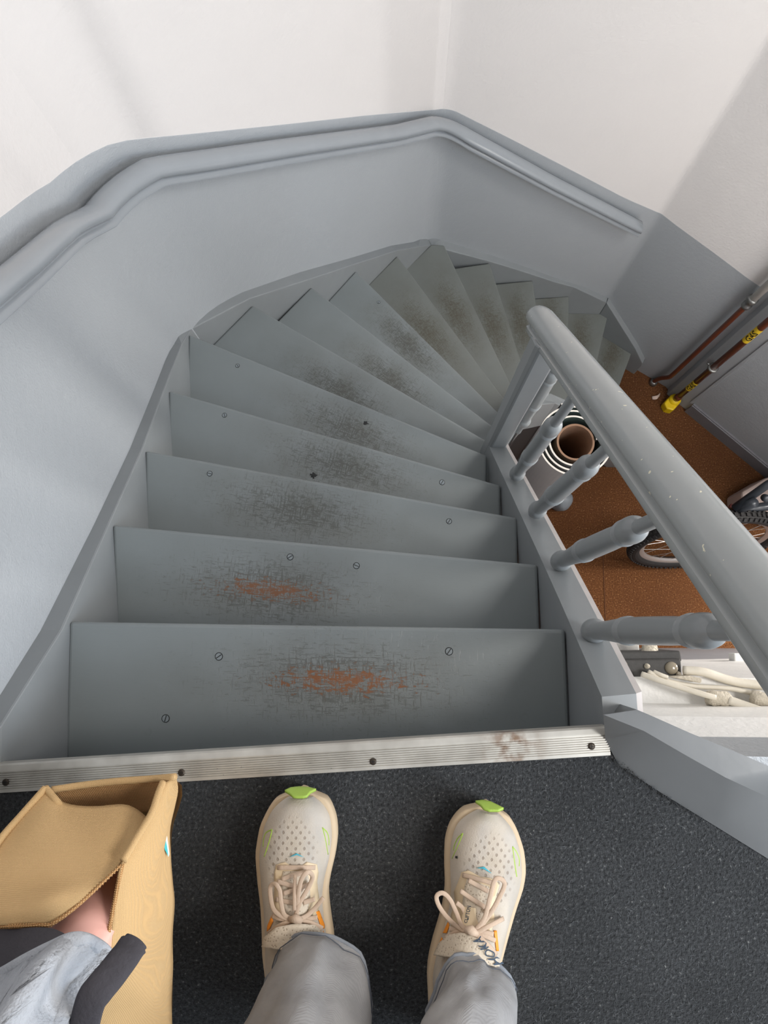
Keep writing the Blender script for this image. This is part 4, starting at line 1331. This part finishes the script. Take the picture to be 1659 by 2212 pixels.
for pts, lf in [([(1012, 1902), (1034, 1914), (1056, 1926)], 0), ([(994, 1924), (1020, 1942), (1048, 1960)], .002), ([(986, 1950), (998, 1960), (1004, 1972)], 0), ([(1045, 1968), (1064, 1972)], 0),
                ([(970, 2006), (990, 2008), (1020, 2014), (1045, 2014), (1066, 2018)], .002), ([(962, 2027), (985, 2014), (1021, 2014), (1050, 2038), (1073, 2063)], .003), ([(1022, 2014), (1048, 2022), (1070, 2032)], .002)]:
    line('lace', pts, lw, M['lace'], .003, lift=lambda t, lf=lf: lf, parent=lc)
line('lace_loop', [(1016, 2010), (998, 2000), (986, 1972), (972, 1943), (956, 1929), (943, 1937), (950, 1960), (972, 1988), (998, 2008), (1018, 2015)], lw, M['lace'], .006, lift=arch(.016), parent=lc)
line('lace_loop', [(1026, 2010), (1046, 1984), (1057, 1945), (1068, 1903), (1080, 1898), (1090, 1910), (1079, 1938), (1060, 1972), (1030, 2012)], lw, M['lace'], .006, lift=arch(.016), parent=lc)
line('lace_end', [(1027, 2016), (1059, 1999), (1088, 1984)], .0046, M['lace'], .006, lift=arch(.004), parent=lc)
line('lace_end', [(1020, 2014), (1010, 2020), (1000, 2027)], .0040, M['lace'], .012, parent=lc)
k_ = hit(1021, 2014, .010); m = MB(); m.tube([k_ + Vector((-.007, .002, 0)), k_ + Vector((0, .002, .002)), k_ + Vector((.006, -.003, 0))], [.003, .0050, .003], 12); m.build('knot', M['lace'], lc, smooth=True)
def place_px(cu, cv, ang, k, off):
    ca, sa = math.cos(ang), math.sin(ang)
    return lambda co: hit(cu + (co.x * ca - co.y * sa) * k, cv - (co.x * sa + co.y * ca) * k, off)
stroke_text('CLIFTON', 1.0, M['navy'], 'lettering', tg, place_px(1014, 1976, math.radians(80), 9.4, .0042))
stroke_text('HOKA', 1.0, M['navy'], 'lettering', shoe2, place_px(1046, 2052, math.radians(121), 21, .0125))

# continuous body under the clothes: legs, trunk, head, arms, hand with five fingers
def skin_body():
    V, E, R = [], [], []
    def add(p, r, par=None):
        V.append(tuple(p)); R.append(r); i = len(V) - 1
        if par is not None: E.append((par, i))
        return i
    hipc = Vector((-.045, -.50, .72))
    root = add(hipc, (.12, .09))
    for tgt, sgn in ((P(640, 2085, .10), -1), (P(1012, 2086, .10), 1)):
        h = add(hipc + Vector((.075 * sgn, 0, -.07)), (.075, .075), root)
        ux = P(974 if sgn > 0 else 612, 2212, .235).x
        kn = add(Vector((lerp(ux, hipc.x + .08 * sgn, .45), -.475, .40)), (.040, .040), h)
        cf = add(Vector((ux, (P(1025, 2068, .117) if sgn > 0 else P(690, 2030, .117)).y - .105, .235)), (.034, .034), kn)
        an = add(Vector((tgt.x, tgt.y - .03, .105)), (.027, .031), cf)
        add(Vector((tgt.x, tgt.y - .02, .055)), (.020, .022), an)
    w = add(hipc + Vector((0, 0, .14)), (.105, .075), root)
    ch = add(hipc + Vector((0, .0, .36)), (.13, .085), w)
    nk = add(hipc + Vector((0, .01, .50)), (.045, .045), ch)
    hd0 = add(hipc + Vector((0, .03, .57)), (.055, .06), nk); hd = add(hipc + Vector((0, .035, .66)), (.072, .085), hd0); add(hipc + Vector((0, .03, .75)), (.045, .05), hd)
    # right arm raised, above the view
    s = add(hipc + Vector((.15, .0, .43)), (.045, .045), ch); e = add(Vector((.17, -.36, 1.02)), (.034, .034), s); wr_ = add(Vector((.10, -.20, 1.04)), (.022, .026), e); pl = add(Vector((.07, -.13, 1.04)), (.032, .014), wr_)
    for k in range(4):
        b0 = add(Vector((.045 + .018 * k, -.09, 1.045)), (.009, .009), pl); add(Vector((.045 + .018 * k, -.055, 1.05)), (.0075, .0075), b0)
    # left arm down to the bag
    s = add(hipc + Vector((-.16, -.01, .43)), (.045, .045), ch)
    e = add(Vector((-.345, -.44, .80)), (.036, .036), s)
    W = P(150, 2075, .405)
    f_ = add(lerp(Vector((-.345, -.44, .80)), W, .55), (.033, .033), e)
    wr_ = add(W, (.024, .028), f_)
    pc = P(194, 2000, .394)
    pl = add(pc, (.022, .018), wr_)
    p2 = add(P(210, 1955, .388), (.026, .015), pl)
    # four fingers curling down round the handles
    for k, (u, v) in enumerate([(236, 1905), (214, 1908), (192, 1920), (172, 1938)]):
        ln = (1, 1.08, 1, .85)[k]
        a = add(P(u, v, .362), (.0095, .0095), p2); b_ = add(P(u - 8, v - 24 * ln, .342), (.0085, .0085), a); c_ = add(P(u - 26, v - 16 * ln, .322), (.008, .008), b_); add(P(u - 36, v + 4, .315), (.007, .007), c_)
    t0 = add(P(158, 1990, .368), (.011, .011), pl); t1 = add(P(138, 1965, .352), (.0095, .0095), t0); add(P(138, 1940, .34), (.0085, .0085), t1)
    me = bpy.data.meshes.new('body'); me.from_pydata(V, E, []); o = bpy.data.objects.new('body', me); COL.objects.link(o)
    me.materials.append(M['skin'])
    sk = o.modifiers.new('skin', 'SKIN'); sk.use_smooth_shade = True; sk.branch_smoothing = .4
    lay = me.skin_vertices[0] if len(me.skin_vertices) else None
    if lay is None:
        bpy.context.view_layer.objects.active = o
        bm = bmesh.new(); bm.from_mesh(me); bm.verts.layers.skin.verify(); bm.to_mesh(me); bm.free(); lay = me.skin_vertices[0]
    for i, r in enumerate(R): lay.data[i].radius = r
    lay.data[0].use_root = True
    sb = o.modifiers.new('sub', 'SUBSURF'); sb.levels = 2; sb.render_levels = 2
    o.parent = person; bpy_parent_fix(o, person)
    return o


skin_body()
# knuckle / thumb mound swelling seen in the handle opening
# jeans: each leg an open tube, joined above at the hips
def leg_rings(spec, n=36, fold=.004, seed=0):
    rings = []
    for (cx_, cy_, z, rx, ry, sq, tilt) in spec:
        r_ = []
        for j in range(n):
            a = 6.28318 * j / n
            c_, s_ = math.cos(a), math.sin(a)
            x = abs(c_) ** sq * (1 if c_ > 0 else -1) * rx; y = abs(s_) ** sq * (1 if s_ > 0 else -1) * ry
            p = Vector((cx_ + x, cy_ + y, z + tilt * x))
            w = fold * (pnoise(Vector((c_ * 1.6 + seed, s_ * 1.6, z * 14))) + .5 * pnoise(Vector((c_ * 4 + seed, s_ * 4, z * 30))))
            p += Vector((c_, s_, 0)) * w
            r_.append(p)
        rings.append(r_)
    return rings


def resample(spec, n):
    out = []
    cols = list(zip(*spec)); pts = np.linspace(0, len(spec) - 1, n)
    sm = [catmull([(c, 0, 0) for c in col], 10) for col in cols]
    for q in np.linspace(0, len(sm[0]) - 1, n): out.append(tuple(s[int(round(q))].x for s in sm))
    return out


jeans = None
for nm, hem_l, hem_r, hem_f, hz, up_l, up_r, tl in (('L', (571, 2085), (804, 2085), (690, 2030), .105, (452, 2212), (772, 2212), .03), ('R', (930, 2105), (1114, 2142), (1025, 2068), .105, (824, 2212), (1124, 2212), -.16)):
    a, b_, f_ = P(*hem_l, hz), P(*hem_r, hz), P(*hem_f, hz + .012)
    rx = (b_.x - a.x) / 2; cxh = (a.x + b_.x) / 2; cyh = f_.y - .075
    zu = .235
    au, bu = P(*up_l, zu), P(*up_r, zu); rxu = (bu.x - au.x) / 2; cxu = (au.x + bu.x) / 2
    hx = -.045 + (-.08 if nm == 'L' else .08)
    spec = [(cxh, cyh, hz, rx, .078, .95, tl), (cxh, cyh - .001, hz + .02, rx * .985, .077, 1, tl), (lerp(cxh, cxu, .5), cyh - .01, (hz + zu) / 2, (rx + rxu) / 2, .078, 1, tl * .5), (cxu, cyh - .03, zu, rxu, .08, 1, 0),
            (lerp(cxu, hx, .4), -.47, .36, .082, .085, 1, 0), (lerp(cxu, hx, .75), -.49, .50, .088, .09, 1, 0), (hx, -.505, .64, .098, .105, 1, 0), (hx * .9, -.505, .70, .10, .115, 1, 0)]
    sp2 = resample(spec, 60)
    seed = 0 if nm == 'L' else 5
    m = MB(); m.loft(leg_rings(sp2, 48, .0095, seed), caps=False)
    o = m.build('trouser_leg' if jeans else 'jeans', M['denim'], jeans or person, smooth=True)
    if not jeans: jeans = o
    sm_ = o.modifiers.new('solid', 'SOLIDIFY'); sm_.thickness = .0022; sm_.offset = -1
    # hem seam: folded band and darker stitch line
    rr_ = leg_rings(sp2[:4], 48, .0095, seed)
    for zi, rad, mt, nm_ in ((0, .0022, 'denim_d', 'hem'), ):
        mm = MB(); mm.tube([p for p in rr_[0]], rad, 8, closed=True); mm.build(nm_, M['denim_h'], o, smooth=True)
    mm = MB(); ring_ = leg_rings([(s[0], s[1], s[2] + .012, s[3] + .001, s[4] + .001, s[5], s[6]) for s in sp2[:1]], 48, .0095, seed)[0]
    mm.tube(ring_, .0005, 6, closed=True); mm.build('stitching', M['denim_d'], o, smooth=True)
# hips and waist
m = MB(); rings = []
for z, rx, ry in ((.60, .13, .10), (.66, .175, .115), (.72, .18, .12), (.80, .165, .11), (.86, .155, .105)):
    rings.append([Vector((-.045 + math.cos(6.28318 * j / 36) * rx, -.505 + math.sin(6.28318 * j / 36) * ry, z)) for j in range(36)])
m.loft(rings); m.build('trouser_seat', M['denim'], jeans, smooth=True)
# sweatshirt: trunk and left sleeve
m = MB(); rings = []
for z, rx, ry in ((.80, .185, .13), (.86, .18, .125), (1.0, .185, .125), (1.12, .205, .125), (1.18, .19, .11), (1.22, .12, .08), (1.24, .065, .06)):
    rings.append([Vector((-.045 + math.cos(6.28318 * j / 36) * rx, -.50 + math.sin(6.28318 * j / 36) * ry, z)) for j in range(36)])
m.loft(rings, caps=False)
sw = m.build('sweatshirt', M['sweat'], person, smooth=True)
sw.modifiers.new('solid', 'SOLIDIFY').thickness = .003
m = MB(); m.tube(catmull([(.105, -.50, 1.15), (.16, -.42, 1.06), (.17, -.36, 1.02), (.13, -.26, 1.03), (.105, -.21, 1.04)], 5), .045, 18); m.build('sleeve', M['sweat'], sw, smooth=True)
# left sleeve seen from above: rings from cuff to shoulder, with heavy folds
CUFF = [(-40, 2140, .44), (30, 2092, .47), (105, 2052, .475), (163, 2030, .47), (211, 2047, .455), (238, 2077, .44), (242, 2120, .41), (190, 2160, .37), (80, 2180, .36), (-20, 2190, .39)]
cuff = catmull([P(*q) for q in CUFF], 8, closed=True)
cc_ = sum(cuff, Vector()) / len(cuff)
el = Vector((-.345, -.44, .80)); sh_ = Vector((-.20, -.51, 1.15))
rings = []
NR = 46
for i in range(NR):
    t_ = i / (NR - 1)
    if t_ < .5: c = cc_.lerp(el, t_ * 2)
    else: c = el.lerp(sh_, t_ * 2 - 1)
    r_ = []
    for j, q in enumerate(cuff):
        a = 6.28318 * j / len(cuff)
        off = (q - cc_); off = off.lerp(off.normalized() * .058, min(1, t_ * 2.2)) * (1 + .05 * math.sin(t_ * 20))
        w = .012 * math.sin(t_ * 62 + 3 * math.sin(a * 2)) * (1 if t_ > .02 else t_ / .02) * (1 - t_ * .5) + .006 * pnoise(Vector((a * 2, t_ * 20, 1)))
        r_.append(c + off + off.normalized() * w)
    rings.append(r_)
m = MB(); m.loft(rings, caps=False)
sl = m.build('sleeve', M['sweat'], sw, smooth=True); sl.modifiers.new('solid', 'SOLIDIFY').thickness = .004
mm = MB(); mm.tube(cuff, .0045, 10, closed=True); mm.build('cuff_edge', M['sweat'], sl, smooth=True)
# dark inner layer showing inside the cuff
INN = [(-30, 2020, .425), (40, 2006, .43), (105, 2004, .43), (142, 2018, .425), (165, 2034, .42), (178, 2060, .40), (120, 2100, .37), (20, 2110, .37)]
inn = catmull([P(*q) for q in INN], 6, closed=True); ci = sum(inn, Vector()) / len(inn)
rings = [[ (q - ci) * (1 - .0 * i) + ci.lerp(cc_.lerp(el, .4), i / 8) for q in inn] for i in range(9)]
m = MB(); m.loft(rings, caps=False); o = m.build('inner_sleeve', M['sweat_d'], sw, smooth=True); o.modifiers.new('solid', 'SOLIDIFY').thickness = .003
# hair
m = MB(); c = Vector((-.045, -.475, 1.40))
rings = []
for k in range(9):
    a = math.pi * k / 16
    rings.append([c + Vector((math.cos(6.28318 * j / 24) * .083 * math.cos(a), -.008 + math.sin(6.28318 * j / 24) * .1 * math.cos(a), .0 + .10 * math.sin(a))) for j in range(24)])
m.loft(rings); m.build('hair', M['hair'], person, smooth=True)

# ------------------------------------------------------------------ jute bag
bag = empty('tote_bag', (-.36, -.27, .05)); tag(bag, 'open tan jute bag with teal and white print, held in the left hand', 'bag')


def cloth(name, rows, mat, per=6, wob=.0, thick=.0018):
    vs, fs = sheet([[P(*q) for q in r] for r in rows], per, wob, 22)
    m = MB(); m.add(vs, fs); o = m.build(name, mat, bag, smooth=True)
    s_ = o.modifiers.new('solid', 'SOLIDIFY'); s_.thickness = thick; s_.offset = 0
    return o


cloth('end_panel', [[(112, 1706, .345), (180, 1696, .34), (250, 1688, .34), (320, 1683, .342), (377, 1679, .35)],
                    [(122, 1722, .333), (185, 1715, .328), (250, 1710, .328), (310, 1710, .33), (360, 1715, .338)],
                    [(130, 1750, .315), (190, 1748, .31), (250, 1748, .31), (300, 1750, .312), (345, 1752, .32)]], M['jute_w'], 6, .001)
cloth('front_panel', [[(98, 1702, .35), (120, 1728, .355), (150, 1741, .352), (210, 1742, .352), (265, 1738, .352), (292, 1748, .352), (318, 1772, .355)],
                      [(45, 1762, .365), (90, 1775, .372), (140, 1785, .372), (200, 1788, .37), (250, 1790, .37), (280, 1800, .37), (296, 1812, .375)],
                      [(0, 1814, .38), (50, 1835, .388), (110, 1845, .39), (170, 1848, .388), (225, 1848, .385), (255, 1850, .382), (272, 1852, .385)],
                      [(-40, 1880, .40), (20, 1900, .405), (80, 1908, .405), (140, 1902, .402), (190, 1893, .398), (230, 1880, .393), (262, 1866, .39)],
                      [(-60, 1960, .42), (0, 1965, .425), (55, 1962, .422), (100, 1955, .418), (150, 1938, .410), (200, 1912, .402), (255, 1874, .394)],
                      [(-60, 2004, .425), (0, 2001, .43), (55, 2000, .427), (108, 1999, .42), (145, 1974, .413), (190, 1936, .405), (250, 1880, .396)]], M['jute'], 6, .003)
cloth('side_panel', [[(352, 1690, .352), (360, 1686, .352), (368, 1682, .351), (379, 1678, .35)],
                     [(342, 1715, .36), (354, 1722, .355), (364, 1728, .34), (376, 1730, .325)],
                     [(327, 1758, .37), (342, 1775, .362), (358, 1790, .34), (371, 1800, .31)],
                     [(298, 1806, .38), (318, 1825, .372), (345, 1845, .345), (368, 1850, .30)],
                     [(266, 1860, .395), (295, 1880, .385), (335, 1900, .35), (369, 1905, .29)],
                     [(252, 1925, .40), (285, 1940, .388), (330, 1955, .35), (374, 1955, .28)],
                     [(240, 1985, .402), (278, 2000, .388), (328, 2010, .35), (374, 2015, .275)],
                     [(228, 2050, .402), (270, 2060, .385), (325, 2065, .34), (373, 2080, .27)],
                     [(215, 2120, .39), (262, 2130, .37), (320, 2135, .33), (372, 2145, .26)],
                     [(200, 2200, .37), (250, 2205, .35), (315, 2205, .31), (371, 2212, .25)],
                     [(190, 2330, .34), (240, 2335, .32), (300, 2340, .28), (360, 2350, .23)]], M['jute'], 5, .003)
# body of the bag below, hanging towards the floor behind the rim
top = [P(377, 1682, .335), P(371, 1800, .30), P(369, 1905, .28), P(373, 2015, .265), P(371, 2212, .24), P(355, 2350, .22), P(100, 2330, .25), P(-20, 2100, .26), P(0, 1860, .30), P(112, 1715, .335)]
bot = []
for p in top:
    c = Vector((-.36, -.30, 0)); q = c + (Vector((p.x, p.y, 0)) - c) * .62 + Vector((-.03, -.02, 0)); bot.append(Vector((q.x, q.y, .05)))
rings = []
for i in range(10):
    t_ = i / 9
    r_ = catmull([top[k].lerp(bot[k], t_) + Vector((-.012 * math.sin(math.pi * t_), 0, 0)) for k in range(len(top))], 5, closed=True)
    rings.append(r_)
m = MB(); m.loft(rings, caps=False)
m.add([rings[-1][k] for k in range(len(rings[-1]))], [tuple(range(len(rings[-1])))])
m.build('bag_body', M['jute'], bag, smooth=True)
# stitched seams on the edges
for pts in ([(98, 1702, .351), (122, 1730, .357), (133, 1745, .354)], [(98, 1702, .352), (45, 1762, .367), (0, 1814, .382), (-40, 1880, .402)], [(352, 1690, .355), (342, 1715, .363), (327, 1758, .373), (298, 1806, .383), (266, 1860, .398)],
            [(112, 1706, .346), (180, 1696, .342), (250, 1688, .342), (320, 1683, .344), (379, 1678, .352)]):
    m = MB(); m.tube(catmull([P(*q) for q in pts], 8), .0026, 10); m.build('hem', M['jute'], bag, smooth=True)
for pts in ([(108, 1999, .422), (145, 1974, .415), (190, 1936, .407), (262, 1868, .398)], [(-20, 2002, .430), (55, 2000, .429), (108, 1999, .422)], [(264, 1868, .398), (252, 1925, .402), (240, 1985, .404), (228, 2050, .404)]):
    q = catmull([P(*w_) for w_ in pts], 12)
    m = MB(); m.tube(q, .0008, 8)
    for i in range(0, len(q) - 1, 1):
        d_ = (q[i + 1] - q[i]); s_ = d_.cross(Vector((0, 0, 1))).normalized() * .0013
        m.tube([q[i] - s_, q[i] + s_ * 1 + d_ * .4], .0006, 5)
    m.build('edge_stitching', M['jute_w'], bag, smooth=True)
# teal and white print on the side panel
def sidept(u, v, up=.0028):
    # height of the side panel near its right edge
    z = interp(v, [1678, 1730, 1800, 1850, 1905], [.35, .325, .31, .30, .29]); return P(u, v, z + up + (371 - u) * .0009)
for mt, poly in (('whitep', [(350, 1767), (354, 1773), (360, 1800), (366, 1845), (364, 1851), (357, 1830), (351, 1800), (349, 1780)]), ('teal', [(354, 1776), (357, 1788), (356, 1806), (361, 1828), (364, 1851), (356, 1835), (352, 1806), (352, 1790)])):
    m = MB(); n = len(poly); m.add([sidept(u, v, .012 if mt == 'whitep' else .0135) for u, v in poly], [tuple(range(n))]); m.build('print', M[mt], bag)
# dark drawcord end lying across the sleeve
m = MB()
q = catmull([P(297, 2030, .47), P(284, 2046, .475), P(268, 2068, .482), P(240, 2105, .49), P(215, 2135, .495), P(195, 2165, .495), P(180, 2230, .49), P(175, 2300, .49)], 6)
m.tube(q, [.0045] + [.0072] * 3 + [.0085] * (len(q) - 4), 14, flat=.35, up=(0, .2, 1))
m.build('strap', M['sweat_d'], sw, smooth=True)
